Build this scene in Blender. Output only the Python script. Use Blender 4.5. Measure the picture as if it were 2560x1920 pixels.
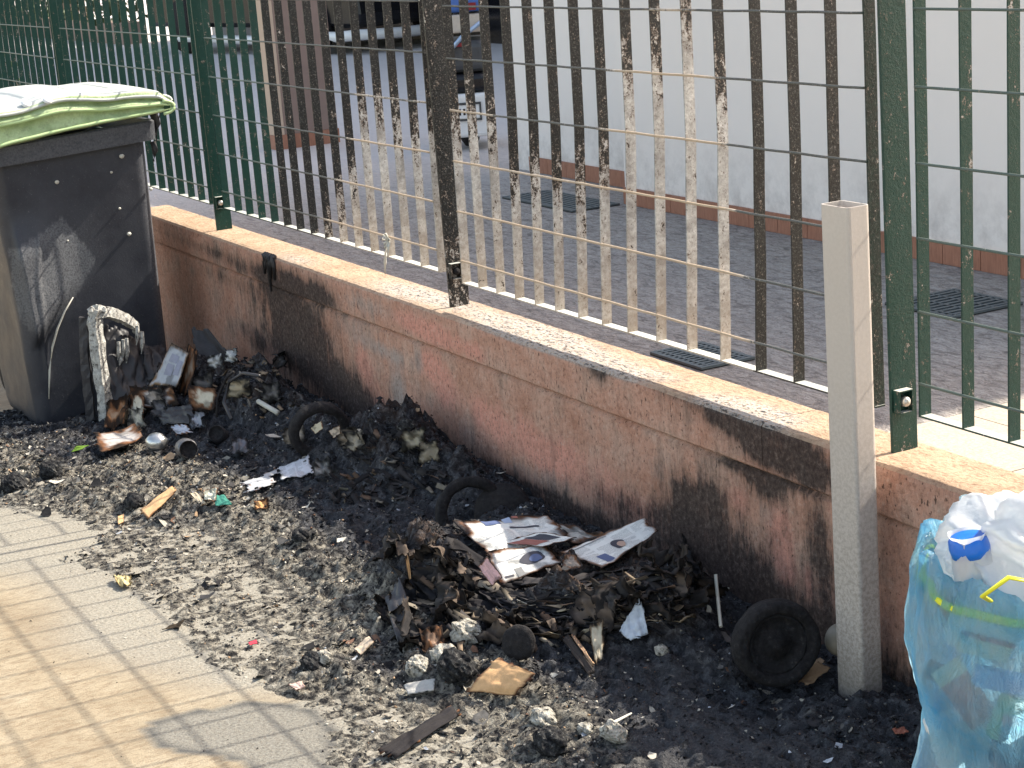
import bpy, bmesh, math, random
import numpy as np
from mathutils import Vector, Matrix

random.seed(7)
RS = np.random.RandomState(11)
for o in list(bpy.data.objects):
    bpy.data.objects.remove(o, do_unlink=True)
SC = bpy.context.scene
COL = SC.collection

# ------------------------------------------------------------------ camera, sky, sun, exposure
F, YAW, PITCH, ROLL = 4604.15, 1.0898, .2483, -.073
CAM = np.array([5.0175, -2.4492, .2408 + 1.42])
_d = np.array([-math.sin(YAW)*math.cos(PITCH), math.cos(YAW)*math.cos(PITCH), -math.sin(PITCH)])
_r = np.array([math.cos(YAW), math.sin(YAW), 0.]); _u = np.cross(_r, _d)
R_ = _r*math.cos(ROLL) + _u*math.sin(ROLL)
U_ = -_r*math.sin(ROLL) + _u*math.cos(ROLL)
D_ = _d
cam = bpy.data.cameras.new('camera'); camo = bpy.data.objects.new('camera', cam); COL.objects.link(camo)
cam.sensor_width = 36; cam.lens = 36*F/2560; cam.clip_start = .05; cam.clip_end = 400
m = Matrix.Identity(4)
for i in range(3):
    m[i][0], m[i][1], m[i][2], m[i][3] = R_[i], U_[i], -D_[i], CAM[i]
camo.matrix_world = m
SC.camera = camo

SUN = Vector((.075, 1., .914)).normalized()
w = bpy.data.worlds.new('World'); SC.world = w; w.use_nodes = True
nt = w.node_tree; nt.nodes.clear()
sky = nt.nodes.new('ShaderNodeTexSky'); sky.sky_type = 'NISHITA'; sky.sun_disc = False
sky.sun_elevation = math.asin(SUN.z); sky.sun_rotation = math.atan2(SUN.x, SUN.y)
sky.air_density = 1.0; sky.dust_density = 1.5; sky.ozone_density = 1.0
bg = nt.nodes.new('ShaderNodeBackground'); bg.inputs['Strength'].default_value = .15
wo = nt.nodes.new('ShaderNodeOutputWorld')
tint = nt.nodes.new('ShaderNodeMix'); tint.data_type = 'RGBA'; tint.blend_type = 'MULTIPLY'; tint.inputs[0].default_value = 1; tint.inputs[7].default_value = (1., .835, .67, 1)   # white balance of the picture
nt.links.new(sky.outputs[0], tint.inputs[6]); nt.links.new(tint.outputs[2], bg.inputs[0]); nt.links.new(bg.outputs[0], wo.inputs[0])
sl = bpy.data.lights.new('sun', 'SUN'); sl.energy = 3.0; sl.angle = math.radians(.46); sl.color = (1, .93, .80)
so = bpy.data.objects.new('sun', sl); COL.objects.link(so)
so.rotation_euler = SUN.to_track_quat('Z', 'Y').to_euler(); so.location = (0, 8, 8)
SC.view_settings.view_transform = 'Standard'; SC.view_settings.look = 'None'
SC.view_settings.exposure = 1.78; SC.view_settings.gamma = 1
SC.view_settings.use_curve_mapping = False
SC.cycles.transparent_max_bounces = 24
SC.cycles.max_bounces = 8

# ------------------------------------------------------------------ measuring: a picture point (2212 wide) met with a plane of the place
DD = 2560/2212
def ray(px, py):
    return R_*(px*DD-1280)/F - U_*(py*DD-960)/F + D_
def atz(px, py, z): q = ray(px, py); return CAM + q*(z-CAM[2])/q[2]
def G(x):
    """street level: it falls away gently to the left, beyond the middle post"""
    return -.10*np.clip(-.3-np.asarray(x, float), 0, 6)
def atg(px, py):
    z = 0.
    for _ in range(12): p = atz(px, py, z); z = float(G(p[0]))
    return p
def aty(px, py, y): q = ray(px, py); return CAM + q*(y-CAM[1])/q[1]
def atx(px, py, x): q = ray(px, py); return CAM + q*(x-CAM[0])/q[0]

# ------------------------------------------------------------------ noise
def _h(ix, iy, s):
    n = (ix*374761393 + iy*668265263 + s*1442695041) & 0xffffffff
    n = ((n ^ (n >> 13))*1274126177) & 0xffffffff
    return ((n ^ (n >> 16)) & 0xffff)/65535.
def vn(x, y, s=0):
    x = np.asarray(x, float); y = np.asarray(y, float)
    ix = np.floor(x).astype(np.int64); iy = np.floor(y).astype(np.int64)
    fx = x-ix; fy = y-iy; fx = fx*fx*(3-2*fx); fy = fy*fy*(3-2*fy)
    return (_h(ix, iy, s)*(1-fx)+_h(ix+1, iy, s)*fx)*(1-fy) + (_h(ix, iy+1, s)*(1-fx)+_h(ix+1, iy+1, s)*fx)*fy
def fbm(x, y, o=4, s=0, g=.5):
    a = 1.; t = 0; n = 0
    x = np.asarray(x, float); y = np.asarray(y, float)
    for i in range(o):
        t = t + a*vn(x, y, s+i*17); n += a; a *= g; x = x*2.03+11.3; y = y*2.03-7.1
    return t/n
def sstep(a, b, x):
    t = np.clip((x-a)/(b-a), 0, 1); return t*t*(3-2*t)

# ------------------------------------------------------------------ mesh helpers
def mesh_obj(name, V, Fc, mat, parent=None, smooth=False, col=None, uv=None, share=None):
    me = bpy.data.meshes.new(name)
    V = np.asarray(V, dtype=np.float32).reshape(-1, 3)
    if isinstance(Fc, np.ndarray) and Fc.ndim == 2:
        n, k = Fc.shape
        me.vertices.add(len(V)); me.vertices.foreach_set('co', V.ravel())
        me.loops.add(n*k); me.loops.foreach_set('vertex_index', Fc.astype(np.int32).ravel())
        me.polygons.add(n); me.polygons.foreach_set('loop_start', np.arange(0, n*k, k, dtype=np.int32))
        me.polygons.foreach_set('loop_total', np.full(n, k, dtype=np.int32))
        me.update(calc_edges=True)
    else:
        me.from_pydata([tuple(map(float, v)) for v in V], [], [tuple(int(i) for i in f) for f in Fc])
    if smooth:
        me.polygons.foreach_set('use_smooth', np.ones(len(me.polygons), bool))
    if col is not None:
        a = me.color_attributes.new('col', 'FLOAT_COLOR', 'POINT')
        c = np.ones((len(V), 4), dtype=np.float32); c[:, :3] = np.asarray(col).reshape(-1, 3)
        a.data.foreach_set('color', c.ravel())
    if uv is not None:
        l = me.uv_layers.new(name='UVMap')
        idx = np.empty(len(me.loops), dtype=np.int32); me.loops.foreach_get('vertex_index', idx)
        l.data.foreach_set('uv', np.asarray(uv, dtype=np.float32)[idx].ravel())
    me.materials.append(mat)
    o = bpy.data.objects.new(name, me); COL.objects.link(o)
    if parent is not None: o.parent = parent
    return o
def link_copy(name, me, parent, loc=(0,0,0), rot=(0,0,0), scale=(1,1,1)):
    o = bpy.data.objects.new(name, me); COL.objects.link(o); o.parent = parent
    o.location = loc; o.rotation_euler = rot; o.scale = scale; return o
def tag(o, label=None, cat=None, group=None, kind=None):
    if label: o['label'] = label
    if cat: o['category'] = cat
    if group: o['group'] = group
    if kind: o['kind'] = kind
    return o
def thing(name, label, cat, loc=(0, 0, 0), rot=(0, 0, 0), group=None):
    o = bpy.data.objects.new(name, None); COL.objects.link(o); o.empty_display_size = .1
    o.location = loc; o.rotation_euler = rot
    return tag(o, label, cat, group)
class MB:
    """collects shapes into one mesh"""
    def __init__(s): s.v = []; s.f = []; s.c = []
    def add(s, V, Fc, c=None):
        b = len(s.v); s.v += [tuple(map(float, p)) for p in V]; s.f += [tuple(int(i)+b for i in f) for f in Fc]
        s.c += [c if c is not None else (1, 1, 1)]*len(V); return s
    def box(s, x0, x1, y0, y1, z0, z1, c=None):
        V = [(x, y, z) for x in (x0, x1) for y in (y0, y1) for z in (z0, z1)]
        return s.add(V, [(0,1,3,2),(4,6,7,5),(0,4,5,1),(2,3,7,6),(0,2,6,4),(1,5,7,3)], c)
    def tube(s, pts, r, n=8, c=None, cap=True, flat=1.):
        pts = [np.array(p, float) for p in pts]; V = []; Fc = []
        up = np.array([0, 0, 1.])
        for i, p in enumerate(pts):
            t = pts[min(i+1, len(pts)-1)]-pts[max(i-1, 0)]; t = t/(np.linalg.norm(t)+1e-9)
            a = np.cross(t, up)
            if np.linalg.norm(a) < .2: a = np.cross(t, np.array([0, 1., 0]))
            a /= np.linalg.norm(a); b = np.cross(a, t)
            rr = r[i] if hasattr(r, '__len__') else r
            for k in range(n):
                q = 2*math.pi*k/n; V.append(p+a*rr*math.cos(q)+b*rr*flat*math.sin(q))
        for i in range(len(pts)-1):
            for k in range(n):
                k2 = (k+1) % n; Fc.append((i*n+k, i*n+k2, (i+1)*n+k2, (i+1)*n+k))
        if cap:
            Fc.append(tuple(range(n-1, -1, -1))); Fc.append(tuple((len(pts)-1)*n+k for k in range(n)))
        return s.add(V, Fc, c)
    def lathe(s, prof, n=32, axis='z', c=None, wob=0):
        V = []; Fc = []
        for (rr, h) in prof:
            for k in range(n):
                q = 2*math.pi*k/n; r2 = rr*(1+wob*(float(vn(k*.5, h*40+3, 5))-.5))
                p = (r2*math.cos(q), r2*math.sin(q), h)
                if axis == 'x': p = (p[2], p[0], p[1])
                V.append(p)
        for i in range(len(prof)-1):
            for k in range(n):
                k2 = (k+1) % n; Fc.append((i*n+k, i*n+k2, (i+1)*n+k2, (i+1)*n+k))
        return s.add(V, Fc, c)
    def build(s, name, mat, parent=None, smooth=False, col=False, bevel=0, seg=2, weld=False):
        o = mesh_obj(name, s.v, s.f, mat, parent, smooth, col=s.c if col else None)
        if bevel:
            b = o.modifiers.new('bevel', 'BEVEL'); b.width = bevel; b.segments = seg; b.limit_method = 'ANGLE'
        return o
def grid_faces(nu, nv, keep=None):
    i, j = np.meshgrid(np.arange(nu-1), np.arange(nv-1), indexing='ij')
    a = (i*nv+j).ravel(); f = np.stack([a, a+nv, a+nv+1, a+1], -1)
    if keep is not None: f = f[keep.ravel()]
    return f
def solidify(o, t, off=-1):
    md = o.modifiers.new('thickness', 'SOLIDIFY'); md.thickness = t; md.offset = off; return o

# ------------------------------------------------------------------ material helpers
class NM:
    def __init__(s, name, rough=.8, metal=0., spec=.4):
        s.m = bpy.data.materials.new(name); s.m.use_nodes = True; s.t = s.m.node_tree
        s.b = s.t.nodes['Principled BSDF']; s.out = s.t.nodes['Material Output']
        s.b.inputs['Roughness'].default_value = rough; s.b.inputs['Metallic'].default_value = metal
        s.b.inputs['Specular IOR Level'].default_value = spec
        s._p = None
    def n(s, t, **k):
        x = s.t.nodes.new(t)
        for a, b in k.items(): setattr(x, a, b)
        return x
    def l(s, a, b): s.t.links.new(a, b); return s
    def setin(s, sock, v):
        if isinstance(v, bpy.types.NodeSocket): s.l(v, sock)
        elif isinstance(v, (tuple, list)): sock.default_value = (*v, 1) if len(v) == 3 and sock.type == 'RGBA' else v
        else: sock.default_value = v
    def pos(s):
        if s._p is None: s._p = s.n('ShaderNodeNewGeometry')
        return s._p.outputs['Position']
    def obj(s): return s.n('ShaderNodeTexCoord').outputs['Object']
    def mapv(s, v, sc=(1, 1, 1), rot=(0, 0, 0), loc=(0, 0, 0)):
        x = s.n('ShaderNodeMapping'); x.inputs['Scale'].default_value = sc; x.inputs['Rotation'].default_value = rot
        x.inputs['Location'].default_value = loc; s.l(v, x.inputs[0]); return x.outputs[0]
    def noise(s, v, sc, det=4, ro=.6, dist=0.):
        x = s.n('ShaderNodeTexNoise'); x.inputs['Scale'].default_value = sc; x.inputs['Detail'].default_value = det
        x.inputs['Roughness'].default_value = ro; x.inputs['Distortion'].default_value = dist
        s.l(v, x.inputs['Vector']); return x.outputs['Fac']
    def vor(s, v, sc, feat='F1', out='Distance'):
        x = s.n('ShaderNodeTexVoronoi'); x.feature = feat; x.inputs['Scale'].default_value = sc; s.l(v, x.inputs['Vector'])
        return x.outputs[out]
    def ramp(s, fac, stops, interp='LINEAR'):
        x = s.n('ShaderNodeValToRGB'); s.setin(x.inputs[0], fac); e = x.color_ramp.elements; x.color_ramp.interpolation = interp
        while len(e) < len(stops): e.new(.5)
        for i, (p, c) in enumerate(stops):
            e[i].position = p; e[i].color = (c, c, c, 1) if not hasattr(c, '__len__') else (*c, 1)
        return x.outputs[0]
    def mix(s, f, a, b, mode='MIX'):
        x = s.n('ShaderNodeMix', data_type='RGBA', blend_type=mode); s.setin(x.inputs[0], f); s.setin(x.inputs[6], a); s.setin(x.inputs[7], b)
        return x.outputs[2]
    def ma(s, op, a, b=0., c=None):
        x = s.n('ShaderNodeMath', operation=op); s.setin(x.inputs[0], a); s.setin(x.inputs[1], b)
        if c is not None: s.setin(x.inputs[2], c)
        return x.outputs[0]
    def sep(s, v):
        x = s.n('ShaderNodeSeparateXYZ'); s.l(v, x.inputs[0]); return x.outputs
    def attr(s, name='col'):
        x = s.n('ShaderNodeAttribute', attribute_name=name); y = s.n('ShaderNodeSeparateColor'); s.l(x.outputs['Color'], y.inputs[0])
        return x.outputs['Color'], y.outputs
    def bump(s, h, st=.5, d=.01, nrm=None):
        x = s.n('ShaderNodeBump'); x.inputs['Strength'].default_value = st; x.inputs['Distance'].default_value = d
        s.l(h, x.inputs['Height'])
        if nrm is not None: s.l(nrm, x.inputs['Normal'])
        return x.outputs[0]
    def fin(s, col=None, nrm=None, rough=None, metal=None):
        if col is not None: s.setin(s.b.inputs['Base Color'], col)
        if nrm is not None: s.l(nrm, s.b.inputs['Normal'])
        if rough is not None: s.setin(s.b.inputs['Roughness'], rough)
        if metal is not None: s.setin(s.b.inputs['Metallic'], metal)
        return s.m
def plain(name, col, rough=.6, metal=0., var=.25, sc=30, bmp=.2, spec=.4):
    M = NM(name, rough, metal, spec); p = M.obj(); n = M.noise(p, sc, 5)
    c = M.mix(n, tuple(x*(1-var) for x in col), tuple(min(1, x*(1+var)) for x in col))
    return M.fin(c, M.bump(M.noise(p, sc*4, 4), bmp, .002))

# ---- pavement
M = NM('pavement_concrete', .85, spec=.25); P = M.pos(); A, a = M.attr()
st = M.mapv(P, (60, 22, 1)); f1 = M.noise(st, 1., 5, .65, .6); f2 = M.noise(P, 5, 4); f3 = M.noise(P, 260, 3, .7)
f4 = M.noise(P, 90, 4, .6)
c = M.ramp(f2, [(.3, (.245, .198, .135)), (.55, (.325, .272, .19)), (.75, (.38, .33, .245))])
c = M.mix(M.ramp(f1, [(.38, 0.), (.52, 1.)]), M.mix(.6, c, (.19, .14, .09)), c)
f5 = M.noise(M.mapv(P, (170, 60, 1)), 1., 4, .7, .8); c = M.mix(M.ramp(f5, [(.36, .6), (.50, 0.)]), c, (.18, .13, .085))
c = M.mix(M.ramp(f3, [(.35, .45), (.5, 0.)]), c, (.20, .15, .10))
gy = M.ma('MULTIPLY', a[0], M.ramp(f4, [(.25, .7), (.6, 1.)]))
c = M.mix(gy, c, M.ramp(M.noise(P, 140, 4, .7), [(.34, (.12, .113, .10)), (.5, (.255, .243, .21)), (.66, (.36, .345, .30))]))
c = M.mix(M.ma('MULTIPLY', a[1], .95), c, (.06, .06, .06))
M_PAVE = M.fin(c, M.bump(M.ma('ADD', M.ma('MULTIPLY', f1, 1.), M.ma('MULTIPLY', f3, .6)), .9, .004))

# ---- ash
M = NM('ash_and_char', .95, spec=.15); P = M.pos(); A, a = M.attr()
n1 = M.noise(P, 45, 6, .7, .5); n2 = M.noise(P, 170, 4, .7, .3); n3 = M.noise(P, 12, 4, .6)
dk = M.ramp(n1, [(.3, (.010, .010, .012)), (.48, (.036, .037, .043)), (.60, (.12, .122, .132)), (.74, (.28, .28, .285))])
lt = M.ramp(n1, [(.39, (.016, .016, .018)), (.46, (.10, .092, .082)), (.55, (.29, .265, .22)), (.68, (.54, .50, .42))])
mud = M.ramp(n2, [(.3, (.045, .045, .05)), (.55, (.085, .085, .092)), (.75, (.14, .14, .15))])
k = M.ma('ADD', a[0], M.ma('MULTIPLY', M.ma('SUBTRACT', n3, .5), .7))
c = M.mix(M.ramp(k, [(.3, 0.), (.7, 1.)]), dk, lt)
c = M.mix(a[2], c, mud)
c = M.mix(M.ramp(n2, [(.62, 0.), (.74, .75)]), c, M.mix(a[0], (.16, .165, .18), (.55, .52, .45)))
c = M.mix(M.ma('MULTIPLY', a[1], M.ramp(n3, [(.4, 0.), (.65, .8)])), c, (.15, .085, .05))
M_ASH = M.fin(c, M.bump(M.ma('ADD', n1, M.ma('MULTIPLY', n2, .8)), 1., .016))

# ---- coloured flakes / burnt paper (per-vertex colour of the thing itself)
def vcol_mat(name, rough=.85, var=.35, sc=60, bmp=.5, spec=.2, bd=.003):
    M = NM(name, rough, 0, spec); P = M.pos(); A, a = M.attr(); n = M.noise(P, sc, 5, .65)
    c = M.mix(M.ramp(n, [(.3, var), (.65, 0.)]), A, (.012, .011, .011))
    return M.fin(c, M.bump(n, bmp, bd))
M_FLAKE = vcol_mat('burnt_scraps', sc=80, var=.5)
M_PAPER = vcol_mat('scorched_paper', sc=35, var=.18, bmp=.35)
M_CARD = vcol_mat('cardboard', sc=90, var=.2, bmp=.4)

# ---- newsprint: uv carries the page, columns of grey type
M = NM('newsprint', .8, 0, .2); A, a = M.attr(); uvn = M.n('ShaderNodeUVMap'); uv = uvn.outputs[0]; x, y, z = M.sep(uv)
lines = M.ma('FRACT', M.ma('MULTIPLY', y, 46.))
words = M.noise(M.mapv(uv, (130, 46, 1)), 1., 2, .8)
row = M.n('ShaderNodeTexWhiteNoise'); row.noise_dimensions = '1D'; M.l(M.ma('FLOOR', M.ma('MULTIPLY', y, 46.)), row.inputs['W'])
colm = M.ma('FRACT', M.ma('MULTIPLY', x, 4.))
ink = M.ma('MULTIPLY', M.ma('LESS_THAN', lines, .5), M.ma('GREATER_THAN', words, .46))
ink = M.ma('MULTIPLY', ink, M.ma('MULTIPLY', M.ma('GREATER_THAN', colm, .08), M.ma('LESS_THAN', colm, .93)))
ink = M.ma('MULTIPLY', ink, M.ma('GREATER_THAN', M.noise(M.mapv(uv, (3, 5, 1)), 1., 1), .44))
wr = M.noise(M.pos(), 22, 4, .6)
c = M.mix(M.ma('MULTIPLY', ink, .62), A, (.09, .09, .10))
M_NEWS = M.fin(c, M.bump(wr, .6, .012))

# ---- wall plaster: col = soot, pink, grey
def plaster(name, top=False):
    M = NM(name, .9, spec=.2); P = M.pos(); A, a = M.attr()
    st = M.mapv(P, (30, 30, 7)); s1 = M.noise(st, 1., 5, .6, .5); s2 = M.noise(P, 9, 4, .6); s3 = M.noise(P, 75, 4, .75); s4 = M.noise(M.mapv(P, (110, 110, 26)), 1., 5, .8)
    c = M.ramp(s2, [(.3, (.44, .225, .155)), (.5, (.53, .305, .225)), (.7, (.58, .39, .305))])
    c = M.mix(M.ramp(M.ma('ADD', a[1], M.ma('MULTIPLY', M.ma('SUBTRACT', s1, .5), .9)), [(.3, 0.), (.75, 1.)]), c, (.66, .315, .24))
    c = M.mix(M.ramp(M.ma('ADD', a[2], M.ma('MULTIPLY', M.ma('SUBTRACT', s1, .5), 1.1)), [(.3, 0.), (.8, .9)]), c, (.40, .335, .30))
    c = M.mix(M.ramp(s3, [(.36, .55), (.47, 0.)]), c, (.20, .11, .08))
    c = M.mix(M.ramp(s3, [(.56, 0.), (.70, .5)]), c, (.68, .52, .43))
    c = M.mix(M.ramp(s4, [(.36, .55), (.47, 0.)]), c, (.22, .14, .11))
    sf = M.ramp(M.ma('ADD', M.ma('MULTIPLY', a[0], .9), M.ma('MULTIPLY', M.ma('SUBTRACT', M.ma('ADD', M.ma('ADD', M.ma('MULTIPLY', s1, .35), M.ma('MULTIPLY', s4, .35)), M.ma('MULTIPLY', s2, .30)), .5), 4.4)), [(.06, 0.), (.42, .40), (.8, .78), (1., .93)])
    c = M.mix(sf, c, M.mix(M.ramp(sf, [(.4, 0.), (.8, 1.)]), (.13, .085, .065), M.ramp(s3, [(.35, (.016, .013, .013)), (.55, (.045, .037, .035)), (.68, (.13, .10, .085))])))
    c = M.mix(M.ramp(M.noise(M.mapv(P, (120, 120, 60)), 1., 2, .5), [(.66, 0.), (.70, .8)]), c, (.05, .03, .025))
    if top:
        nz = M.sep(M._p.outputs['Normal'])[2]
        g1 = M.noise(P, 130, 4, .8); g2 = M.noise(M.mapv(P, (60, 150, 60)), 1., 4, .7)
        t = M.ramp(s2, [(.3, (.40, .27, .18)), (.6, (.50, .365, .255))])
        t = M.mix(M.ramp(g2, [(.36, .75), (.52, 0.)]), t, (.20, .12, .075))
        t = M.mix(M.ramp(g1, [(.58, 0.), (.72, .5)]), t, (.62, .52, .42))
        t = M.mix(M.ma('MULTIPLY', a[2], M.ramp(g1, [(.38, .0), (.55, .9)])), t, (.46, .44, .42))
        t = M.mix(M.ma('MULTIPLY', a[2], M.ramp(g2, [(.40, .9), (.48, 0.)])), t, (.035, .033, .035))
        c = M.mix(M.ramp(nz, [(.45, 0.), (.75, 1.)]), c, t)
    return M.fin(c, M.bump(M.ma('ADD', s3, M.ma('MULTIPLY', s4, .7)), .8, .006))
M_WALL = plaster('pink_plaster'); M_COP = plaster('coping_stone', True)

# ---- fence: col = bare metal, char, rust
M = NM('fence_metal', .5, spec=.3); P = M.pos(); A, a = M.attr()
q1 = M.noise(P, 190, 5, .75, .4); q2 = M.noise(P, 75, 4, .7, .3); q3 = M.noise(P, 420, 3, .6)
green = M.mix(q2, (.003, .030, .023), (.007, .045, .034))
black = M.ramp(q1, [(.35, (.004, .004, .004)), (.52, (.011, .011, .011)), (.60, (.05, .05, .048)), (.68, (.26, .24, .22))])
bare = M.ramp(q2, [(.3, (.27, .255, .24)), (.5, (.43, .415, .39)), (.7, (.60, .585, .56))])
bare = M.mix(M.ramp(q1, [(.33, .85), (.42, 0.)]), bare, (.05, .035, .03)); bare = M.mix(M.ramp(M.noise(P, 14, 3, .6), [(.45, 0.), (.65, .6)]), bare, (.17, .155, .145))
bare = M.mix(a[2], bare, M.mix(q2, (.42, .27, .15), (.58, .44, .30)))
c = M.mix(M.ramp(M.ma('ADD', a[1], M.ma('MULTIPLY', M.ma('SUBTRACT', q2, .5), .6)), [(.3, 0.), (.7, 1.)]), green, black)
c = M.mix(M.ramp(q3, [(.70, 0.), (.76, .4)]), c, (.30, .33, .31))
bf = M.ramp(M.ma('ADD', a[0], M.ma('MULTIPLY', M.ma('SUBTRACT', M.ma('ADD', M.ma('MULTIPLY', q1, .5), M.ma('MULTIPLY', M.noise(M.mapv(P, (1, 1, .5)), 60, 4, .6, .4), .5)), .5), 4.2)), [(.36, 0.), (.58, 1.)])
c = M.mix(bf, c, bare); c = M.mix(M.ramp(bf, [(.0, 0.), (.35, .85), (.65, .85), (1., 0.)]), c, (.13, .085, .06))
nz = M.sep(M._p.outputs['Normal'])[2]
c = M.mix(M.ramp(M.ma('ADD', nz, M.ma('MULTIPLY', M.ma('SUBTRACT', q1, .5), .5)), [(.55, 0.), (.9, .85)]), c, (.55, .56, .52)); c.node.name = 'dust'  # up-facing metal coloured pale to imitate sun and sky glare
M_FENCE = M.fin(c, M.bump(M.ma('ADD', q1, q2), .7, .0022), M.mix(bf, (.38,)*3, (.6,)*3))

M_WIRE = M_FENCE.copy(); M_WIRE.name = 'fence_wire'; glare_n = M_WIRE.node_tree.nodes['dust']      # wire gets a weak even share of the painted glare
for l_ in list(M_WIRE.node_tree.links):
    if l_.to_node == glare_n and l_.to_socket == glare_n.inputs[0]: M_WIRE.node_tree.links.remove(l_)
glare_n.inputs[0].default_value = .16
M_WHITE = None
M = NM('white_plaster', .9, spec=.2); P = M.pos(); n = M.noise(P, 3, 5, .6); n2 = M.noise(P, 40, 4, .6)
zz = M.sep(P)[2]
c = M.mix(n, (.80, .765, .73), (.86, .82, .785))
c = M.mix(M.ma('MULTIPLY', M.ramp(zz, [(.50, 1.), (.78, 0.)]), M.ramp(M.noise(P, 11, 5, .7), [(.42, 0.), (.7, .55)])), c, (.36, .33, .31))
M_WHITE = M.fin(c, M.bump(n2, .15, .002))
M = NM('terracotta_tile', .6, spec=.35); P = M.pos(); n = M.noise(P, 14, 5); g = M.noise(M.mapv(P, (140, 140, 20)), 1., 4, .7)
c = M.mix(n, (.33, .145, .09), (.44, .22, .145)); c = M.mix(M.ramp(g, [(.35, .4), (.6, 0.)]), c, (.16, .07, .05))
M_TERRA = M.fin(c, M.bump(g, .2, .002))
M_GROUT = plain('grout', (.42, .33, .28), .9)
M = NM('courtyard_stone', .8, spec=.3); P = M.pos()
s1 = M.noise(M.mapv(P, (14, 34, 1), rot=(0, 0, .25)), 1., 6, .68, 1.1); s2 = M.noise(P, 120, 4, .7); s3 = M.noise(P, 2.2, 3)
c = M.ramp(s1, [(.36, (.15, .132, .12)), (.46, (.36, .325, .30)), (.68, (.53, .49, .455))])
s5 = M.noise(M.mapv(P, (40, 95, 1)), 1., 5, .7, 1.4); c = M.mix(M.ramp(s5, [(.40, .65), (.50, 0.)]), c, (.12, .105, .10))
c = M.mix(M.ramp(s2, [(.3, .4), (.5, 0.)]), c, (.12, .105, .095)); c = M.mix(M.ma('MULTIPLY', s3, .4), c, (.36, .32, .29))
fx_ = M.ramp(M.ma('MULTIPLY', M.sep(P)[0], -.1), [(.22, 0.), (.45, 1.)])
c = M.mix(M.ma('MULTIPLY', fx_, .8), c, M.mix(s3, (.56, .53, .53), (.64, .61, .60)))  # far floor paled in colour, imitating the sky's reflection
M_FLOOR = M.fin(c, M.bump(M.ma('MULTIPLY', M.ma('ADD', s1, M.ma('MULTIPLY', s2, .25)), M.ma('SUBTRACT', 1.0, M.ma('MULTIPLY', fx_, .75))), .9, .022))
M = NM('beige_tile', .8, spec=.3); P = M.pos(); s2 = M.noise(P, 130, 4, .75)
M_TILE = M.fin(M.ramp(s2, [(.3, (.30, .25, .20)), (.5, (.42, .36, .29)), (.7, (.50, .43, .36))]), M.bump(s2, .5, .003))
M = NM('galvanised_post', .5, metal=.15, spec=.4); P = M.pos(); n = M.noise(P, 120, 5, .75); n2 = M.noise(P, 4, 3); z = M.sep(P)[2]
c = M.mix(n2, (.48, .435, .395), (.56, .51, .47))
dz = M.ma('MULTIPLY', M.ramp(z, [(.05, 1.), (.75, .12)]), M.ramp(n, [(.42, .0), (.58, 1.)]))
c = M.mix(M.ma('MULTIPLY', dz, .6), c, (.17, .135, .10)); c = M.mix(M.ramp(z, [(.0, .75), (.16, 0.)]), c, (.13, .115, .10))
M_POST = M.fin(c, M.bump(n, .15, .002))
M = NM('bin_plastic', .42, spec=.4); P = M.pos(); A, a = M.attr(); n = M.noise(P, 6, 5, .7); n2 = M.noise(P, 130, 4, .75)
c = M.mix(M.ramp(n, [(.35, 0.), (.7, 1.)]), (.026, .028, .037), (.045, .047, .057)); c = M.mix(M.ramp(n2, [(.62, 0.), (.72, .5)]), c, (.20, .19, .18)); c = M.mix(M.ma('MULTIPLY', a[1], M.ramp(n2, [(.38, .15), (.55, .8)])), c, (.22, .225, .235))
M_BIN = M.fin(c, M.bump(M.ma('ADD', n2, M.ma('MULTIPLY', n, 1.5)), .35, .003), M.ramp(n, [(.3, .32), (.7, .6)]))
M = NM('green_lid', .5, spec=.4); P = M.pos(); n = M.noise(P, 10, 5, .6); n2 = M.noise(P, 50, 4, .7)
c = M.mix(M.ramp(n, [(.35, 0.), (.65, 1.)]), (.27, .36, .17), (.46, .57, .31)); c = M.mix(M.ramp(n2, [(.3, .45), (.5, 0.)]), c, (.16, .17, .11))
M_LID = M.fin(c, M.bump(M.ma('ADD', n, n2), .6, .006))
M_LIDW = plain('bleached_lid', (.46, .48, .45), .5, var=.25, sc=12)
M_DARKG = plain('dark_green_hollow', (.02, .05, .02), .7)
M = NM('ash_coated_plastic', .8, spec=.3); P = M.pos(); n = M.noise(P, 60, 5, .75, .4); n2 = M.noise(P, 16, 4)
c = M.ramp(n, [(.34, (.03, .028, .027)), (.44, (.32, .31, .29)), (.62, (.58, .57, .53))]); c = M.mix(M.ramp(n2, [(.6, 0.), (.75, .8)]), c, (.10, .09, .08))
M_MELT = M.fin(c, M.bump(n, .9, .008))
M = NM('charred_rubber', .85, spec=.2); P = M.pos(); n = M.noise(P, 70, 5, .75); n2 = M.noise(P, 9, 4)
c = M.ramp(n, [(.35, (.010, .009, .010)), (.6, (.026, .024, .025)), (.78, (.085, .078, .075))]); c = M.mix(M.ramp(n2, [(.55, 0.), (.8, .5)]), c, (.05, .042, .036))
M_RUB = M.fin(c, M.bump(n, .9, .006))
M_DKPL = plain('dark_melted_sheet', (.035, .034, .038), .5, var=.5, sc=25, bmp=.5)
M_CAN = plain('burnt_tin', (.16, .155, .16), .45, .6, var=.5, sc=40, bmp=.4)
M_FOIL = plain('bright_foil', (.55, .55, .54), .28, .9, var=.3, sc=20, bmp=.6)
M_PALE = plain('pale_plastic', (.52, .50, .44), .5, var=.2)
M_STEEL = plain('bolt_steel', (.55, .52, .48), .4, .7, var=.2)
M_GRATE = plain('drain_iron', (.10, .12, .13), .5, .5)
M_WELLSHADE = plain('drain_hollow', (.01, .01, .01), .9)
M_BEIGE = plain('beige_render', (.55, .42, .32), .9, var=.08, sc=6)
M_BROWN = plain('brown_render', (.27, .195, .165), .9, var=.12, sc=6)
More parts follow.
